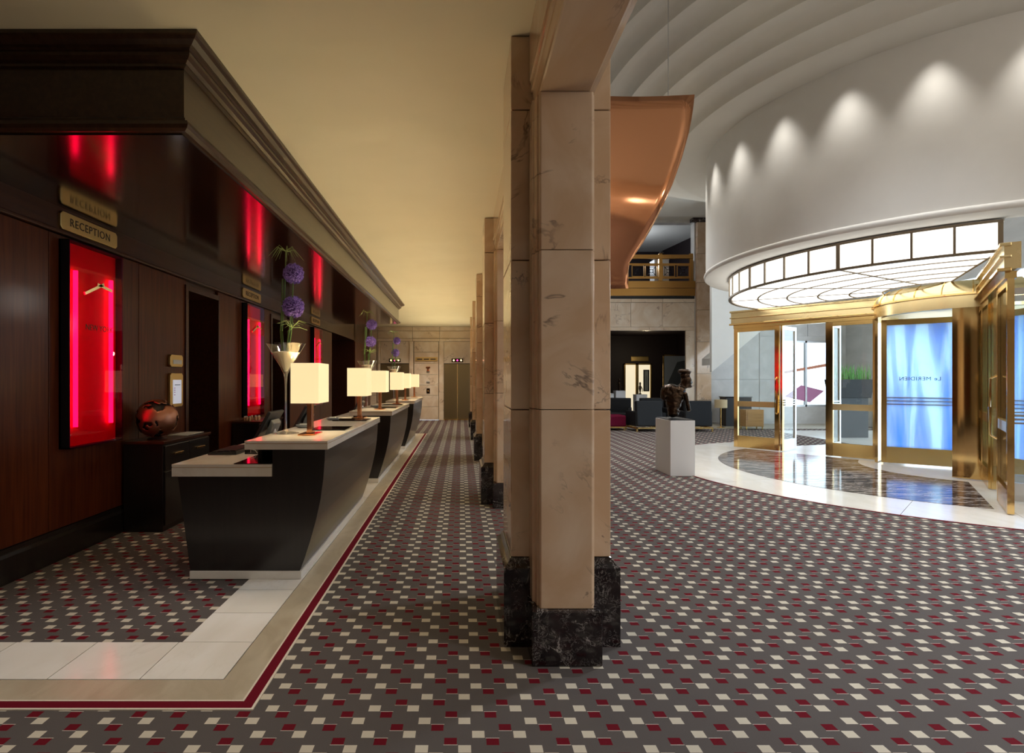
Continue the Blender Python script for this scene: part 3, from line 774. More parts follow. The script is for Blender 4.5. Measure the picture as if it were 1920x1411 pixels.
for wi, wa in enumerate((-37, 83, 203)):
    a = math.radians(wa); ax = (-math.cos(a), -math.sin(a)); ay = (-ax[1], ax[0]); o2 = (RVX, RVY)
    def wb_(name, s0, s1, d, z0, z1, mat, p=None): return ob(name, MB().obox(o2, ax, ay, s0, s1, -d, d, z0, z1), mat, p or rv)
    wing = wb_('door_wing', 1.17, 1.25, .025, .03, 2.64, 'brass')
    wb_('stile', .05, .09, .025, .03, 2.64, 'brass', wing)
    wb_('bottom_rail', .09, 1.17, .024, .03, .32, 'brass_plate', wing)
    wb_('top_rail', .09, 1.17, .024, 2.54, 2.64, 'brass_plate', wing)
    wb_('pane', .09, 1.17, .006, .32, 2.54, 'blue_film', wing)
    for z in (1.10, 1.16, 1.22): wb_('push_bar', .09, 1.17, .03, z - .008, z + .008, 'steel', wing)
    if wi == 0:
        mid = .70
        px, py = o2[0] + ax[0] * mid, o2[1] + ax[1] * mid
        # seen from behind, so the lettering reads mirrored; text x axis runs outwards along the wing
        side = -1 if (ay[0] * px + ay[1] * py) > 0 else 1
        nx, ny = ay[0] * side, ay[1] * side
        M = Matrix(((ax[0], 0, nx, px + nx * .009), (ax[1], 0, ny, py + ny * .009), (0, 1, 0, 1.56), (0, 0, 0, 1)))
        # outward direction appears to the left of the camera view: letters run right-to-left on screen = mirrored
        text_mesh('lettering', 'Le MERIDIEN', .095, 'art_dark', wing, M, .001, 1.1)
    else:
        pass

# planter with grass behind the doors
pl = thing('planter', 'tall black planter with green grass behind the glass doors', 'planter', (10.4, 15.0, 0))
ob('box', MB().prism_y([(9.95, 1.06), (10.85, 1.06), (10.95, 1.55), (9.85, 1.55)], 14.8, 15.2), 'black', pl, bevel=.01)
ob('stand', MB().box(10.0, 10.8, 14.85, 15.15, 0, 1.06), 'plastic_dark', pl)
q = MB()
for i in range(160):
    bx_, by_ = random.uniform(9.92, 10.88), random.uniform(14.85, 15.15); h = random.uniform(.22, .48); lx, ly = random.uniform(-.10, .10), random.uniform(-.05, .05)
    q.v += [(bx_ - .008, by_, 1.53), (bx_ + .008, by_, 1.53), (bx_ + lx * .5 + .006, by_ + ly * .5, 1.53 + h * .6), (bx_ + lx * .5 - .006, by_ + ly * .5, 1.53 + h * .6), (bx_ + lx, by_ + ly, 1.53 + h)]
    n0 = len(q.v) - 5; q.f += [(n0, n0 + 1, n0 + 2, n0 + 3), (n0 + 3, n0 + 2, n0 + 4)]
g = ob('grass', q, 'grass_blade', pl); g['kind'] = 'stuff'

# ================================================================ RECEPTION
def desk(y0, label):
    t = thing('reception_desk', label, 'desk', (-1.67, y0 + 1.4, 0), 'row of reception desks')
    y1 = y0 + 2.78
    ob('plinth', MB().box(-2.10, -1.235, y0, y1, .0061, .068), 'marble_white', t, bevel=.003)
    # body: straight back, bulging customer side
    R = [(-1.25, .068), (-1.215, .16), (-1.17, .30), (-1.125, .46), (-1.09, .62), (-1.068, .78), (-1.058, .92), (-1.055, 1.006)]
    P = R + [(-1.462, 1.006), (-1.462, .796), (-2.195, .796), (-2.10, .068)]
    ob('body', MB().prism_y(P, y0 + .012, y1 - .012), 'lacquer_black', t, label='black lacquered body with curved front')
    for z0, z1, nm in ((.800, .868, 'work_counter'), (.872, .894, 'work_top')):
        ob(nm, MB().box(-2.237, -1.464, y0 - .004, y1, z0, z1), 'marble_counter', t, bevel=.002)
    ob('work_joint', MB().box(-2.23, -1.47, y0, y1 - .01, .866, .874), 'wood_honey', t)
    for z0, z1, nm in ((1.008, 1.052, 'guest_counter'), (1.056, 1.074, 'guest_top')):
        ob(nm, MB().box(-1.674, -1.03, y0 - .004, y1, z0, z1), 'marble_counter', t, bevel=.002)
    ob('guest_joint', MB().box(-1.668, -1.036, y0, y1 - .01, 1.050, 1.058), 'wood_honey', t)
    ob('modesty_panel', MB().box(-1.66, -1.63, y0 + .25, y1 - .05, .894, 1.008), 'lacquer_black', t)
    return t
DY = [4.33, 8.38, 12.43]
desk(DY[0], 'black curved reception desk with white marble counters nearest the camera')
desk(DY[1], 'black curved reception desk with marble top in the middle of the row')
desk(DY[2], 'black curved reception desk with marble top farthest from the camera')

# lamps
lamp = thing('table_lamp', '', 'lamp', (0, 0, 0), 'copper table lamps on the desks')
ob('base', MB().box(-.075, .075, -.125, .125, 0, .012), 'copper', lamp, bevel=.002)
ob('stem', MB().box(-.022, .022, -.032, .032, .012, .30), 'copper', lamp, bevel=.002)
ob('stem_cap', MB().box(-.026, .030, -.036, .036, .012, .03), 'copper', lamp)
sx_, sy_, z0, z1, tk = .117, .18, .275, .613, .004
q = MB()
q.v = [(-sx_, -sy_, z0), (sx_, -sy_, z0), (sx_, sy_, z0), (-sx_, sy_, z0), (-sx_, -sy_, z1), (sx_, -sy_, z1), (sx_, sy_, z1), (-sx_, sy_, z1)]
q.f = [(0, 1, 5, 4), (1, 2, 6, 5), (2, 3, 7, 6), (3, 0, 4, 7)]
sh = ob('shade', q, 'lamp_shade', lamp, label='glowing cream rectangular fabric shade'); md = sh.modifiers.new('thick', 'SOLIDIFY'); md.thickness = .004
ob('shade_frame', MB().box(-sx_, sx_, -.004, .004, .295, .30).box(-.004, .004, -sy_, sy_, .295, .30), 'brass', lamp)
LP = [(-1.308, 4.86, 'copper lamp with cream rectangular shade at the front of the nearest desk'), (-1.25, 6.90, 'copper lamp with cream shade at the far end of the nearest desk'),
      (-1.29, 8.92, 'copper lamp with cream shade at the front of the middle desk'), (-1.25, 10.95, 'copper lamp with cream shade at the far end of the middle desk'),
      (-1.29, 12.97, 'copper lamp with cream shade at the front of the farthest desk'), (-1.25, 15.0, 'copper lamp with cream shade at the far end of the farthest desk')]
for i, (x, y, l) in enumerate(LP):
    if i == 0: lamp.location = (x, y, 1.0745); lamp['label'] = l
    else: copy_thing(lamp, (x, y, 1.0745), l)
    light('lamp_bulb', 'POINT', (x, y, 1.0745 + .45), 9, (1.0, .80, .48), size=.04)

# vases
vase = thing('cocktail_vase', '', 'vase', (0, 0, 0), 'tall martini-shaped vases')
outer = [(.115, 0), (.115, .004), (.03, .02), (.012, .05), (.009, .12), (.009, .42), (.014, .49), (.022, .53), (.045, .58), (.17, .79)]
inner = [(.165, .79), (.042, .588), (.015, .545)]
ob('bowl', MB().lathe(outer[7:] + [(.167, .792)], (0, 0, 0), 40, False), 'glass_vase', vase, smooth=True)
ob('stem', MB().lathe(outer[2:8], (0, 0, 0), 20, False), 'glass_vase', vase, smooth=True)
ob('foot', MB().lathe([(.115, 0), (.115, .005), (.03, .02)], (0, 0, 0), 40, True), 'glass_vase', vase, smooth=True)
sand = ob('vase_sand', MB().lathe([(.012, .545), (.038, .588), (.118, .712), (.06, .722), (.0, .725)], (0, 0, 0), 32, False), 'sand', smooth=True)
tag(sand, '', 'sand', 'white sand fillings in the vases')
def flower_head(c, r, n, rnd):
    q = MB()
    for i in range(n):
        zc = 1 - 2 * (i + .5) / n; ph = i * 2.399963; rr = math.sqrt(1 - zc * zc)
        d = Vector((rr * math.cos(ph), rr * math.sin(ph), zc)); d = (d + Vector((rnd.uniform(-.08, .08),) * 1 + (rnd.uniform(-.08, .08), rnd.uniform(-.08, .08)))).normalized()
        u = d.orthogonal().normalized(); v = d.cross(u); R = r * rnd.uniform(.86, 1.04); p = Vector(c) + d * R; s = r * .115
        a0 = rnd.uniform(0, 6)
        pts = [p + (u * math.cos(a0 + k * PI / 3) + v * math.sin(a0 + k * PI / 3)) * (s if k % 2 == 0 else s * .38) + d * (s * .35 if k % 2 == 0 else 0) for k in range(6)]
        n0 = len(q.v); q.v += [tuple(x) for x in pts] + [tuple(p - d * r * .25)]
        q.f += [tuple(n0 + k for k in range(6))] + [(n0, n0 + 2, n0 + 6)]
    return q
rnd = random.Random(3)
def allium(c, r, foot, bend):
    t = thing('allium', '', 'flower', (0, 0, 0), 'purple alliums in the vases')
    p0, p1 = Vector(foot), Vector(c)
    ob('stalk', MB().tube([p0, p0.lerp(p1, .35) + Vector((bend, 0, 0)), p0.lerp(p1, .7) + Vector((bend * .8, 0, 0)), p1], .006, 6), 'stem_green', t, smooth=True)
    hd = ob('flower_head', flower_head(c, r, 420, rnd), 'allium', t)
    ob('core', MB().ball(c, r * .74, 3), 'allium_core', hd, smooth=True)
    return t
al1 = allium((.075, -.02, 1.40), .088, (.0, 0, .70), .012)
al2 = allium((.06, .02, 1.115), .094, (.02, 0, .70), .006)
def spray(c, n, L, droop, foot, rnd):
    q = MB()
    for i in range(n):
        a = 2 * PI * i / n + rnd.uniform(-.2, .2); l = L * rnd.uniform(.7, 1.1); dz = rnd.uniform(-.5, .6) * .05
        d = Vector((math.cos(a), math.sin(a), 0)); c_ = Vector(c)
        q.tube([c_, c_ + d * l * .5 + Vector((0, 0, .03 + dz)), c_ + d * l + Vector((0, 0, .03 + dz - droop))], [.0028, .0024, .0010], 4)
    return q
grass_root = thing('papyrus_stems', '', 'plant', (0, 0, 0), 'papyrus stems in the vases')
for x0, x1, zt in ((-.02, .0, 1.60), (-.035, -.03, 1.36), (.03, .055, .93)):
    ob('stalk', MB().tube([(x0, .01, .70), (x0 - .015, .01, .9), ((x0 + x1) / 2, 0, (zt + .7) / 2 + .1), (x1, 0, zt)], .0065, 6), 'stem_green', grass_root, smooth=True)
ob('leaf_spray', spray((.0, 0, 1.60), 15, .15, .09, None, rnd), 'leaf_green', grass_root)
ob('leaf_spray', spray((.055, 0, .93), 15, .14, .02, None, rnd), 'leaf_green', grass_root)
VS = [(-1.54, 4.92, 'on the nearest desk'), (-1.585, 9.45, 'on the middle desk'), (-1.61, 13.4, 'on the farthest desk')]
for i, (x, y, w_) in enumerate(VS):
    L = (x, y, 1.0745)
    for root, txt in ((vase, 'tall clear glass martini-shaped vase ' + w_), (al1, 'upper purple allium ball of the vase ' + w_), (al2, 'lower purple allium ball of the vase ' + w_), (grass_root, 'thin green papyrus stems in the vase ' + w_)):
        if i == 0: root.location = L; root['label'] = txt
        else: copy_thing(root, L, txt, rotz=.35 * i)
    if i == 0: sand.location = L; sand['label'] = 'white sand filling the glass vase ' + w_
    else:
        c = sand.copy(); C.objects.link(c); c.location = L; c['label'] = 'white sand filling the glass vase ' + w_

# desk accessories
for x0, x1, y0, y1, l in ((-1.43, -1.08, 5.22, 5.62, 'glossy black writing pad beside the front lamp of the nearest desk'), (-1.47, -1.08, 6.40, 6.74, 'glossy black writing pad near the far lamp of the nearest desk'),
                          (-1.45, -1.08, 9.3, 9.7, 'glossy black writing pad near the front of the middle desk'), (-1.47, -1.10, 10.4, 10.75, 'glossy black writing pad near the end of the middle desk')):
    t = thing('writing_pad', l, 'pad', ((x0 + x1) / 2, (y0 + y1) / 2, 1.0745), 'writing pads on the counters')
    ob('pad', MB().box(x0, x1, y0, y1, 1.0745, 1.081), 'black_gloss', t, bevel=.002)
    ob('edge_strip', MB().box(x0, x1, y0 - .006, y0, 1.0745, 1.083), 'leather', t)
for x, y, l in ((-1.56, 5.55, 'grey glass dish behind the front lamp of the nearest desk'), (-1.50, 6.55, 'grey glass dish by the second pad of the nearest desk'), (-1.50, 9.7, 'grey glass dish on the middle desk')):
    t = thing('glass_dish', l, 'dish', (x, y, 1.0745), 'small glass dishes on the counters')
    ob('bowl', MB().lathe([(.05, .0), (.072, .012), (.075, .028), (.068, .030), (.06, .016), (.02, .010)], (x, y, 1.0745), 24), 'plastic_grey', t, smooth=True)
    ob('cards', MB().box(x - .035, x + .035, y - .02, y + .02, 1.088, 1.112), 'paper_plain', t)
def monitor(x, y, label):
    t = thing('computer_monitor', label, 'monitor', (x, y, .894), 'monitors on the staff side')
    o2 = Vector((x, y, .895))
    ob('foot', MB().box(x - .10, x + .10, y - .09, y + .09, .8945, .91), 'plastic_dark', t, bevel=.004)
    ob('neck', MB().tube([(x + .05, y, .905), (x + .06, y, 1.0), (x + .02, y, 1.12)], .022, 8), 'steel', t, smooth=True)
    # slanted housing, screen faces the staff (-X)
    q = MB().prism_y([(x - .10, .95), (x - .075, .94), (x + .085, 1.23), (x + .06, 1.245)], y - .21, y + .21)
    h = ob('housing', q, 'plastic_dark', t, bevel=.006)
    ob('screen', MB().prism_y([(x - .103, .965), (x - .101, .962), (x + .052, 1.235), (x + .05, 1.238)], y - .19, y + .19), 'screen', h)
    ob('rear_cover', MB().prism_y([(x - .01, 1.0), (x + .03, .99), (x + .085, 1.12), (x + .055, 1.16)], y - .12, y + .12), 'plastic_grey', h, bevel=.01)
monitor(-1.90, 5.55, 'dark slanted computer monitor behind the nearest vase')
monitor(-1.88, 6.75, 'second slanted monitor at the far end of the nearest desk')
monitor(-1.90, 10.5, 'slanted monitor behind the middle desk')
kb = thing('keyboard', 'black computer keyboard on the low counter of the nearest desk', 'keyboard', (-2.02, 5.1, .894))
ob('case', MB().prism_y([(-2.20, .8945), (-1.95, .8945), (-1.95, .925), (-2.20, .910)], 4.86, 5.40), 'plastic_dark', kb, bevel=.004)
for i in range(4):
    ob('key_row', MB().box(-2.18 + .055 * i, -2.135 + .055 * i, 4.89, 5.37, .912 + .0035 * i, .922 + .0035 * i), 'black', kb, bevel=.002)
tag(ob('desk_blotter', MB().box(-1.76, -1.47, 4.335, 4.86, .8945, .900), 'black_gloss', bevel=.002), 'glossy black blotter at the right of the low counter', 'blotter')
wr_ = thing('paper_tray', 'black letter tray with a wire under the raised counter', 'tray', (-1.78, 5.15, .894))
ob('tray', MB().box(-1.90, -1.69, 4.92, 5.4, .8945, .90).box(-1.90, -1.89, 4.92, 5.4, .90, .93).box(-1.70, -1.69, 4.92, 5.4, .90, .93), 'black', wr_)
ob('wire', MB().tube([(-1.86, 4.95, .90), (-1.84, 4.90, .94), (-1.80, 4.90, .93), (-1.79, 4.93, .897)], .003, 5), 'paper_plain', wr_)

# cabinets along the wall
def cabinet(y0, y1, label):
    t = thing('sideboard', label, 'cabinet', (-3.23, (y0 + y1) / 2, 0), 'dark sideboards along the panelled wall')
    ob('body', MB().box(-3.43, -3.03, y0, y1, 0, .89), 'cabinet_dark', t, bevel=.004)
    ob('top', MB().box(-3.43, -3.005, y0 - .015, y1 + .015, .89, .92), 'wood_trim', t, bevel=.003)
    m = (y0 + y1) / 2
    for a, b in ((y0 + .02, m - .005), (m + .005, y1 - .02)):
        d = ob('drawer', MB().box(-3.03, -3.012, a, b, .62, .87), 'cabinet_dark', t, bevel=.003)
        ob('handle', MB().box(-3.012, -2.99, (a + b) / 2 - .09, (a + b) / 2 + .09, .765, .785), 'brass_polished', d, bevel=.004)
        ob('door', MB().box(-3.03, -3.014, a, b, .06, .605), 'cabinet_dark', t, bevel=.003)
cabinet(5.69, 6.72, 'dark sideboard with gold handles under the copper globe')
cabinet(8.40, 9.45, 'dark sideboard with snack bowls farther along the wall')
gl = thing('globe', 'round copper globe with dark cut-out oceans on the sideboard', 'globe', (-3.22, 5.93, .92))
gc = Vector((-3.22, 5.93, 1.137)); GR = .205
bm = bmesh.new(); bmesh.ops.create_icosphere(bm, subdivisions=5, radius=GR)
dele = [f for f in bm.faces if noise.noise(f.calc_center_median() * 8 + Vector((3.1, 5.7, 2.4))) + .7 * noise.noise(f.calc_center_median() * 21) < -.19]
bmesh.ops.delete(bm, geom=dele, context='FACES')
for v in bm.verts: v.co += gc - Vector(gl.location)
me = bpy.data.meshes.new('continents'); bm.to_mesh(me); bm.free(); me.materials.append(MATS['globe_copper'])
me.polygons.foreach_set('use_smooth', [True] * len(me.polygons))
o = bpy.data.objects.new('continents', me); C.objects.link(o); o.parent = gl; s_ = o.modifiers.new('thick', 'SOLIDIFY'); s_.thickness = .006
ob('core', MB().ball(gc, GR * .93, 4), 'black', gl, smooth=True)
ob('ring_foot', MB().lathe([(.09, 0), (.10, .01), (.07, .02), (.05, .014)], (gc.x, gc.y, .9205), 24), 'steel', gl, smooth=True)
t = thing('brochures', 'flat white brochures lying behind the globe', 'papers', (-3.2, 6.5, .92))
ob('leaflet', MB().box(-3.30, -3.08, 6.30, 6.60, .9205, .925), 'paper_plain', t); ob('leaflet', MB().box(-3.26, -3.06, 6.36, 6.66, .925, .93), 'paper_plain', t)
for i in range(9):
    x_, y_ = -3.30 + .045 * (i % 5) + random.uniform(-.01, .01), 8.52 + .11 * (i // 3) + random.uniform(-.02, .02)
    t = thing('snack_jar', 'little copper-coloured jar in the cluster on the far sideboard', 'jar', (x_, y_, .92), 'jars on the far sideboard')
    ob('jar', MB().lathe([(.018, 0), (.022, .02), (.02, .05), (.012, .055)], (x_, y_, .9205), 10), 'snack', t, smooth=True)
    ob('lid', MB().lathe([(.014, .055), (.014, .07)], (x_, y_, .9205), 10), 'paper_plain', t, smooth=True)

# red illuminated wall panels with clock hands
def red_panel(y0, label, txt):
    t = thing('red_light_panel', label, 'wall light', (-3.44, y0 + .38, .95), 'red neon clock panels')
    y1, za, zb = y0 + .76, .95, 2.76
    ob('case', MB().box(-3.459, -3.44, y0, y1, za, zb).box(-3.459, -3.37, y0, y0 + .012, za, zb).box(-3.459, -3.37, y1 - .012, y1, za, zb).box(-3.459, -3.37, y0, y1, za, za + .012).box(-3.459, -3.37, y0, y1, zb - .012, zb), 'black', t)
    ob('back_panel', MB().box(-3.44, -3.434, y0 + .012, y1 - .012, za + .012, zb - .012), 'red_back', t)
    for yy in (y0 + .13, y1 - .13):
        ob('neon_tube', MB().tube([(-3.405, yy, za + .18), (-3.405, yy, zb - .25)], .019, 12), 'neon', t, smooth=True)
    f = ob('front_glass', MB().box(-3.372, -3.366, y0, y1, za, zb), 'glass_red', t)
    ym, zm = (y0 + y1) / 2 + .02, 2.42
    def hand(ang, l0, l1):
        c, s = math.cos(ang), math.sin(ang); q = MB(); w_ = .013
        P = [(ym + c * l0 - s * w_, zm + s * l0 + c * w_), (ym + c * l0 + s * w_, zm + s * l0 - c * w_), (ym + c * l1 + s * w_, zm + s * l1 - c * w_), (ym + c * l1 - s * w_, zm + s * l1 + c * w_)]
        ob('clock_hand', q.prism_x(P, -3.366, -3.352), 'brass_pale', t)
    hand(math.radians(205), -.05, .24); hand(math.radians(-8), -.05, .17)
    if txt: text_mesh('lettering', txt, .075, 'engraving', t, Matrix(((0, 0, 1, -3.365), (1, 0, 0, ym), (0, 1, 0, 2.02), (0, 0, 0, 1))), .001)
red_panel(4.815, 'tall red glowing wall panel with clock hands nearest the camera', 'NEW YORK')
red_panel(8.83, 'tall red glowing wall panel between the two dark doorways', None)
red_panel(12.86, 'tall red glowing wall panel farthest along the panelled wall', None)
def plaque(y0, y1, z0, z1, label, name, cat, grp=None):
    t = thing(name, label, cat, (-3.44, (y0 + y1) / 2, z0), grp)
    e = .025
    P = [(y0 + e, z0), (y1 - e, z0), (y1, z0 + e), (y1, z1 - e), (y1 - e, z1), (y0 + e, z1), (y0, z1 - e), (y0, z0 + e)]
    ob('plate', MB().prism_x(P, -3.459, -3.425), 'brass_plate', t, bevel=.004)
    return t
for y0, l in ((4.79, 'brass RECEPTION sign above the nearest red panel'), (8.80, 'brass RECEPTION sign above the middle red panel'), (12.83, 'brass RECEPTION sign above the farthest red panel')):
    t = plaque(y0, y0 + .79, 2.845, 3.0, l, 'reception_sign', 'sign', 'brass RECEPTION signs')
    text_mesh('lettering', 'RECEPTION', .10, 'engraving', t, Matrix(((0, 0, 1, -3.424), (1, 0, 0, y0 + .395), (0, 1, 0, 2.922), (0, 0, 0, 1))), .001, 1.1)
t = plaque(6.60, 6.90, 1.70, 1.845, 'small brass name plaque above the notice frame', 'door_plaque', 'sign')
ob('insert', MB().box(-3.425, -3.42, 6.66, 6.86, 1.735, 1.785), 'paper_plain', t)
t = plaque(6.60, 6.90, 1.22, 1.625, 'brass framed white notice beside the first doorway', 'notice_frame', 'notice')
ns = ob('notice', MB().box(-3.425, -3.42, 6.655, 6.85, 1.26, 1.545), 'paper', t)
for z in (1.36, 1.39, 1.415, 1.44): ob('print_mark', MB().box(-3.42, -3.4185, 6.675, 6.70, z, z + .012), 'decal_pink', ns)
ob('print_mark', MB().box(-3.42, -3.4185, 6.69, 6.82, 1.48, 1.49), 'plastic_grey', ns)

# ================================================================ LOBBY OBJECTS
# copper sheet
cop = thing('copper_sheet', 'tall curved polished copper sheet hanging behind the near column', 'sculpture', (2.2, 7.0, 2.6))
edge = [(1302, 178), (1299, 205), (1296, 225), (1291, 250), (1285, 272), (1278, 297), (1270, 320), (1261, 345), (1250, 370), (1239, 393), (1228, 415), (1217, 435), (1205, 455), (1195, 470), (1180, 492), (1178, 510), (1178, 540)]
rows = []
for (u, v) in edge:
    tt = max(0.0, (540 - v) / 363.0)
    Yb = 7.0 + 1.1 * max(0, .50 - tt) ** 1.3
    rows.append(((u - 864.5) * Yb / 1050, Yb, 1.55 + (711 - v) * Yb / 1050))
q = MB(); nx = 10; xl = 1.45
for X, Yb, Z in rows:
    for i in range(nx + 1):
        f_ = i / nx; xx = xl + (X - xl) * f_
        q.v.append((xx, Yb + .05 * math.sin(PI * f_), Z))
for r in range(len(rows) - 1):
    for i in range(nx): q.f.append((r * (nx + 1) + i, r * (nx + 1) + i + 1, (r + 1) * (nx + 1) + i + 1, (r + 1) * (nx + 1) + i))
s_ = ob('sheet', q, 'copper_sheet', cop, smooth=True); md = s_.modifiers.new('thick', 'SOLIDIFY'); md.thickness = .012
for x_ in (1.75, 2.6): ob('hanger_rod', MB().tube([(x_, 7.03, 5.05), (x_, 7.03, 7.09)], .006, 6), 'steel', cop)

# white plinth with bronze bust
ped = thing('display_plinth', 'white rectangular display plinth in the lobby', 'plinth', (3.555, 9.32, 0))
ob('body', MB().box(3.357, 3.752, 8.98, 9.67, 0, .89), 'plinth_white', ped, bevel=.003)
ob('top_plate', MB().box(3.37, 3.74, 8.995, 9.655, .89, .904), 'plastic_dark', ped)
bust = thing('bronze_sculpture', 'dark bronze bust of a leaning figure with hat on the white plinth', 'sculpture', (3.53, 9.32, .904))
q = MB()
def bl(x, z, r, y=0.0):
    q.ball((3.53 + x, 9.32 + y, .904 + z), r, 3)
bl(0, .075, (.09, .09, .06)); bl(0, .14, (.085, .09, .10)); bl(.01, .25, (.12, .10, .12)); bl(.02, .36, (.15, .12, .15)); bl(-.10, .45, (.10, .11, .11)); bl(-.03, .48, (.12, .13, .09)); bl(.08, .46, (.12, .13, .09))
bl(.15, .515, (.06, .06, .08)); bl(.215, .615, (.088, .088, .12)); bl(.295, .60, (.03, .03, .035)); bl(.27, .535, (.04, .05, .035)); bl(.20, .705, (.078, .078, .06)); bl(.19, .775, (.115, .10, .04)); bl(.14, .785, (.06, .07, .03)); bl(.255, .745, (.03, .05, .02))
for f_ in range(7): bl(.17 + .012 * f_, .40 - .042 * f_, (.034, .036, .036), -.09 + .008 * f_)
for f_ in range(6): bl(-.09 + .012 * f_, .38 - .05 * f_, (.04, .045, .045), .08)
bl(-.16, .40, (.05, .08, .10)); bl(.06, .12, (.05, .06, .03))
s_ = ob('figure', q, 'bronze', bust, smooth=True)
md = s_.modifiers.new('remesh', 'REMESH'); md.mode = 'VOXEL'; md.voxel_size = .011; md.use_smooth_shade = True
tx = bpy.data.textures.new('rough_cast', 'CLOUDS'); tx.noise_scale = .05
md = s_.modifiers.new('cast', 'DISPLACE'); md.texture = tx; md.strength = .022; md.mid_level = .5

# armchairs
chair = thing('armchair', '', 'armchair', (0, 0, 0), 'dark leather lounge armchairs')
ob('seat', MB().box(-.30, .30, -.30, .36, .20, .44), 'leather', chair, bevel=.03)
ob('backrest', MB().prism_x([(-.42, .16), (-.26, .16), (-.20, .90), (-.36, .92)], -.40, .40), 'leather', chair, bevel=.03)
for s in (-1, 1): ob('armrest', MB().box(*sorted((s * .30, s * .42)), -.36, .40, .16, .60), 'leather', chair, bevel=.025)
ob('frame', MB().box(-.42, .42, -.42, -.38, .09, .13).box(-.42, .42, .36, .40, .09, .13).box(-.42, -.38, -.42, .40, .09, .13).box(.38, .42, -.42, .40, .09, .13), 'brass', chair)
for sx in (-.40, .40):
    for sy in (-.40, .38): ob('leg', MB().box(sx - .02, sx + .02, sy - .02, sy + .02, 0, .10), 'brass', chair)
CH = [(7.05, 17.0, 0.0, 'dark leather armchair with its back to us right of the plinth'), (5.55, 17.0, .12, 'dark leather armchair with its back to us left of the plinth'),
      (5.35, 19.0, PI - .3, 'dark leather armchair facing us near the lounge opening'), (6.55, 19.0, PI, 'dark armchair facing us behind the bronze bust')]
for i, (x, y, r, l) in enumerate(CH):
    if i == 0: chair.location = (x, y, .0); chair.rotation_euler.z = r; chair['label'] = l
    else: copy_thing(chair, (x, y, 0), l, rotz=r)
ot = thing('ottoman', 'burgundy velvet ottoman on a brass frame beside the armchairs', 'ottoman', (4.68, 17.3, 0))
ob('cushion', MB().box(4.35, 5.0, 16.95, 17.65, .12, .46), 'velvet_burgundy', ot, bevel=.04)
ob('frame', MB().box(4.37, 4.98, 16.97, 17.63, .08, .12), 'brass', ot)
for a in (4.4, 4.95):
    for b in (17.0, 17.6): ob('leg', MB().box(a - .02, a + .02, b - .02, b + .02, 0, .08), 'brass', ot)
# lounge furnishings
for x0, x1, h, l, sh in ((5.30, 5.62, 1.02, 'white plinth at the left of the lounge opening', 0), (5.70, 6.05, 1.12, 'taller white plinth with dark figures in the lounge', 1), (6.45, 6.85, .98, 'white plinth with slim dark figurine before the lit door', 2)):
    y0 = 20.6
    t = thing('lounge_plinth', l, 'plinth', ((x0 + x1) / 2, y0 + .2, 0), 'white lounge plinths')
    ob('body', MB().box(x0, x1, y0, y0 + .4, 0, h), 'plinth_white', t, bevel=.004); ob('top', MB().box(x0 - .005, x1 + .005, y0 - .005, y0 + .405, h, h + .015), 'plinth_white', t)
    xm = (x0 + x1) / 2; t2 = thing('figurine', 'slim dark bronze figurine on the %s' % ('left white lounge plinth', 'taller white lounge plinth', 'lounge plinth before the lit door')[sh], 'figurine', (xm, y0 + .2, h + .015), 'bronze figurines')
    q = MB(); q.lathe([(.05, 0), (.05, .03), (.02, .05), (.03, .12), (.05, .22), (.045, .30), (.02, .34), (.035, .38), (.03, .44), (.0, .46)], (xm, y0 + .2, h + .0155), 10)
    q.tube([(xm + .04, y0 + .2, h + .30), (xm + .09, y0 + .18, h + .2), (xm + .06, y0 + .15, h + .12)], .014, 6)
    ob('figure', q, 'bronze', t2, smooth=True)
for n_, (x0, x1) in ((3, (7.30, 7.75)), (4, (7.88, 8.40))):
    d = struct(ob('door_%d' % n_, MB().box(x0, x1, 24.9, 25.0, 0, 2.2), 'cream_glow'), 'lit cream doorway at the back of the lounge')
    ob('door_frame', MB().box(x0 - .06, x0, 24.85, 25.0, 0, 2.26).box(x1, x1 + .06, 24.85, 25.0, 0, 2.26).box(x0 - .06, x1 + .06, 24.85, 25.0, 2.2, 2.26), 'brass', d)
def picture(x0, x1, y, z0, z1, label, fr, art):
    t = thing('framed_picture', label, 'picture', ((x0 + x1) / 2, y, z0))
    ob('frame', MB().box(x0, x1, y, y + .03, z0, z0 + .05).box(x0, x1, y, y + .03, z1 - .05, z1).box(x0, x0 + .05, y, y + .03, z0, z1).box(x1 - .05, x1, y, y + .03, z0, z1), fr, t)
    c = ob('canvas', MB().box(x0 + .05, x1 - .05, y + .01, y + .025, z0 + .05, z1 - .05), art, t)
    ob('painted_shape', MB().prism_y([(x0 + .15, z0 + .3), (x1 - .1, z0 + .25), (x1 - .12, z1 - .2), ((x0 + x1) / 2, z1 - .3)], y + .006, y + .012), 'art_dark', c)
picture(8.10, 8.36, 24.86, 1.02, 1.98, 'small framed picture in the lit doorway of the lounge', 'black', 'art_blue')
picture(8.15, 9.3, 22.6, 1.0, 2.55, 'large gold framed pale painting at the right of the lounge', 'brass', 'art_blue')
t = thing('lounge_sign', 'brass sign above the lit lounge doorways', 'sign', (7.95, 24.95, 2.4))
ob('plate', MB().box(7.6, 8.35, 24.95, 24.99, 2.38, 2.56), 'brass_plate', t, bevel=.01); ob('rim', MB().box(7.58, 8.37, 24.97, 24.995, 2.36, 2.58), 'brass', t)
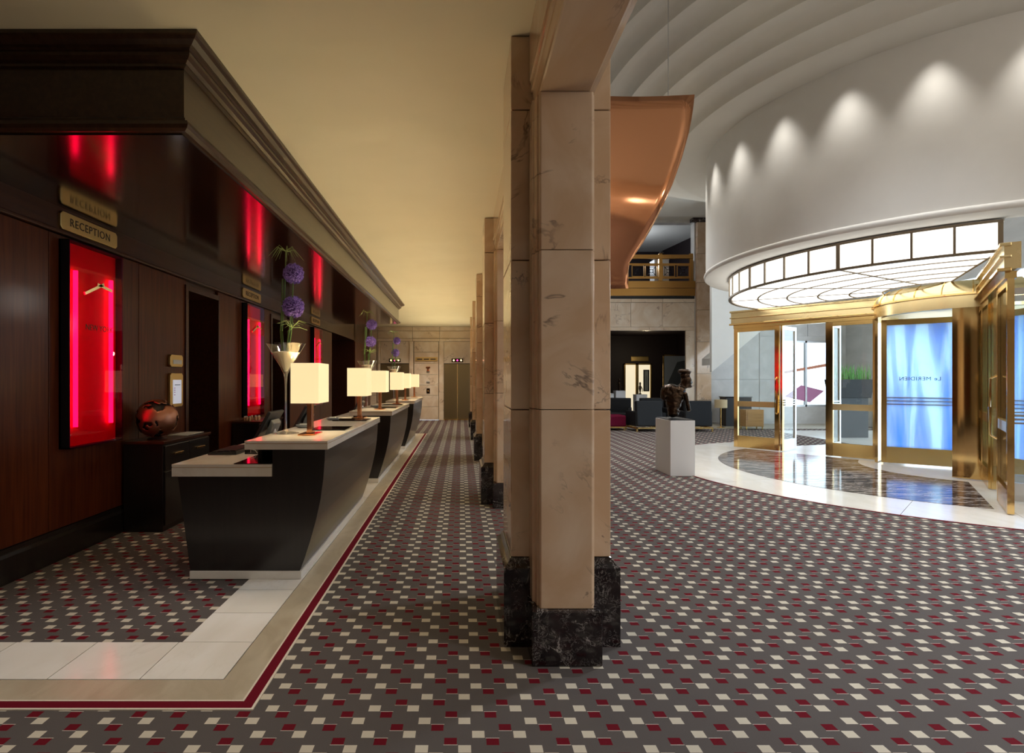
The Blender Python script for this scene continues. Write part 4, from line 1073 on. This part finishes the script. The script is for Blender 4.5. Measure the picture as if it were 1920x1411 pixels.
# furniture by the stairs
t = thing('black_cabinet', 'black cabinet under the stairs by the entrance', 'cabinet', (9.1, 18.4, 0))
ob('body', MB().box(8.75, 9.6, 18.5, 18.95, 0, .95), 'black', t, bevel=.005); ob('top', MB().box(8.73, 9.62, 18.48, 18.97, .95, .98), 'black_gloss', t)
t = thing('wooden_cabinet', 'small honey-coloured wooden cabinet beside the black cabinet', 'cabinet', (9.0, 17.3, 0))
ob('body', MB().box(8.75, 9.3, 17.2, 17.6, .10, .62), 'wood_honey', t, bevel=.005); ob('door', MB().box(8.80, 9.25, 17.19, 17.2, .14, .58), 'wood_honey', t)
for a in (8.78, 9.27):
    for b in (17.23, 17.57): ob('leg', MB().box(a - .015, a + .015, b - .015, b + .015, 0, .10), 'brass', t)
t = thing('lounge_lamp', 'beige drum-shaded lamp on a side table by the stairs', 'lamp', (8.35, 18.0, 0))
ob('shade', MB().lathe([(.19, .64), (.19, .90)], (8.35, 18.0, 0), 24), 'shade_beige', t, smooth=True); ob('stand', MB().lathe([(.12, 0), (.12, .02), (.02, .04), (.02, .64)], (8.35, 18.0, 0), 16), 'brass', t, smooth=True)
# balcony balustrade
bal = thing('balustrade', 'brass balcony balustrade with square cross-and-circle panels', 'railing', (5.4, YL - .03, 4.97))
ob('top_rail', MB().box(2.6, 8.06, YL - .08, YL + .04, 5.74, 5.88), 'brass_warm', bal, bevel=.01)
ob('mid_rail', MB().box(2.6, 8.06, YL - .05, YL + .0, 5.52, 5.58), 'brass_warm', bal); ob('bottom_rail', MB().box(2.6, 8.06, YL - .05, YL + .0, 5.05, 5.11), 'brass_warm', bal)
for x_ in (5.75, 6.93, 8.0): ob('post', MB().box(x_ - .06, x_ + .06, YL - .07, YL + .03, 4.97, 5.92), 'brass_warm', bal, bevel=.005)
for x_ in (5.45, 6.15, 6.62, 7.22, 7.72):
    p = ob('square_panel', MB().box(x_ - .22, x_ - .195, YL - .04, YL - .01, 5.11, 5.52).box(x_ + .195, x_ + .22, YL - .04, YL - .01, 5.11, 5.52).box(x_ - .22, x_ + .22, YL - .04, YL - .01, 5.11, 5.135).box(x_ - .22, x_ + .22, YL - .04, YL - .01, 5.495, 5.52), 'brass_warm', bal)
    q = MB(); zc = 5.315
    for sx in (-1, 1):
        for sz in (-1, 1): q.tube([(x_ + sx * .05, YL - .025, zc + sz * .05), (x_ + sx * .17, YL - .025, zc + sz * .17)], .010, 5)
    q.tube([(x_ + .065 * math.cos(a * PI / 8), YL - .025, zc + .065 * math.sin(a * PI / 8)) for a in range(17)], .010, 5)
    for a in ((-.14, -.14, .14, -.14), (.14, -.14, .14, .14), (.14, .14, -.14, .14), (-.14, .14, -.14, -.14)): q.tube([(x_ + a[0], YL - .025, zc + a[1]), (x_ + a[2], YL - .025, zc + a[3])], .009, 4)
    ob('cross_motif', q, 'bronze', p)
t = thing('mezzanine_plinth', 'white plinth behind the balcony railing', 'plinth', (7.2, 20.4, 4.5))
ob('body', MB().box(6.98, 7.5, 20.2, 20.7, 4.5, 5.86), 'plinth_white', t, bevel=.004); ob('cap', MB().box(6.97, 7.51, 20.19, 20.71, 5.86, 5.88), 'plinth_white', t)
t = thing('mezzanine_bust', 'dark bust on the plinth behind the balcony railing', 'sculpture', (7.24, 20.45, 5.88))
s_ = ob('figure', MB().ball((7.24, 20.45, 6.0), (.17, .12, .11), 3).ball((7.32, 20.45, 6.10), (.10, .09, .11), 3).ball((7.15, 20.45, 5.95), (.12, .1, .06), 3), 'bronze', t, smooth=True)
md = s_.modifiers.new('remesh', 'REMESH'); md.mode = 'VOXEL'; md.voxel_size = .02; md.use_smooth_shade = True
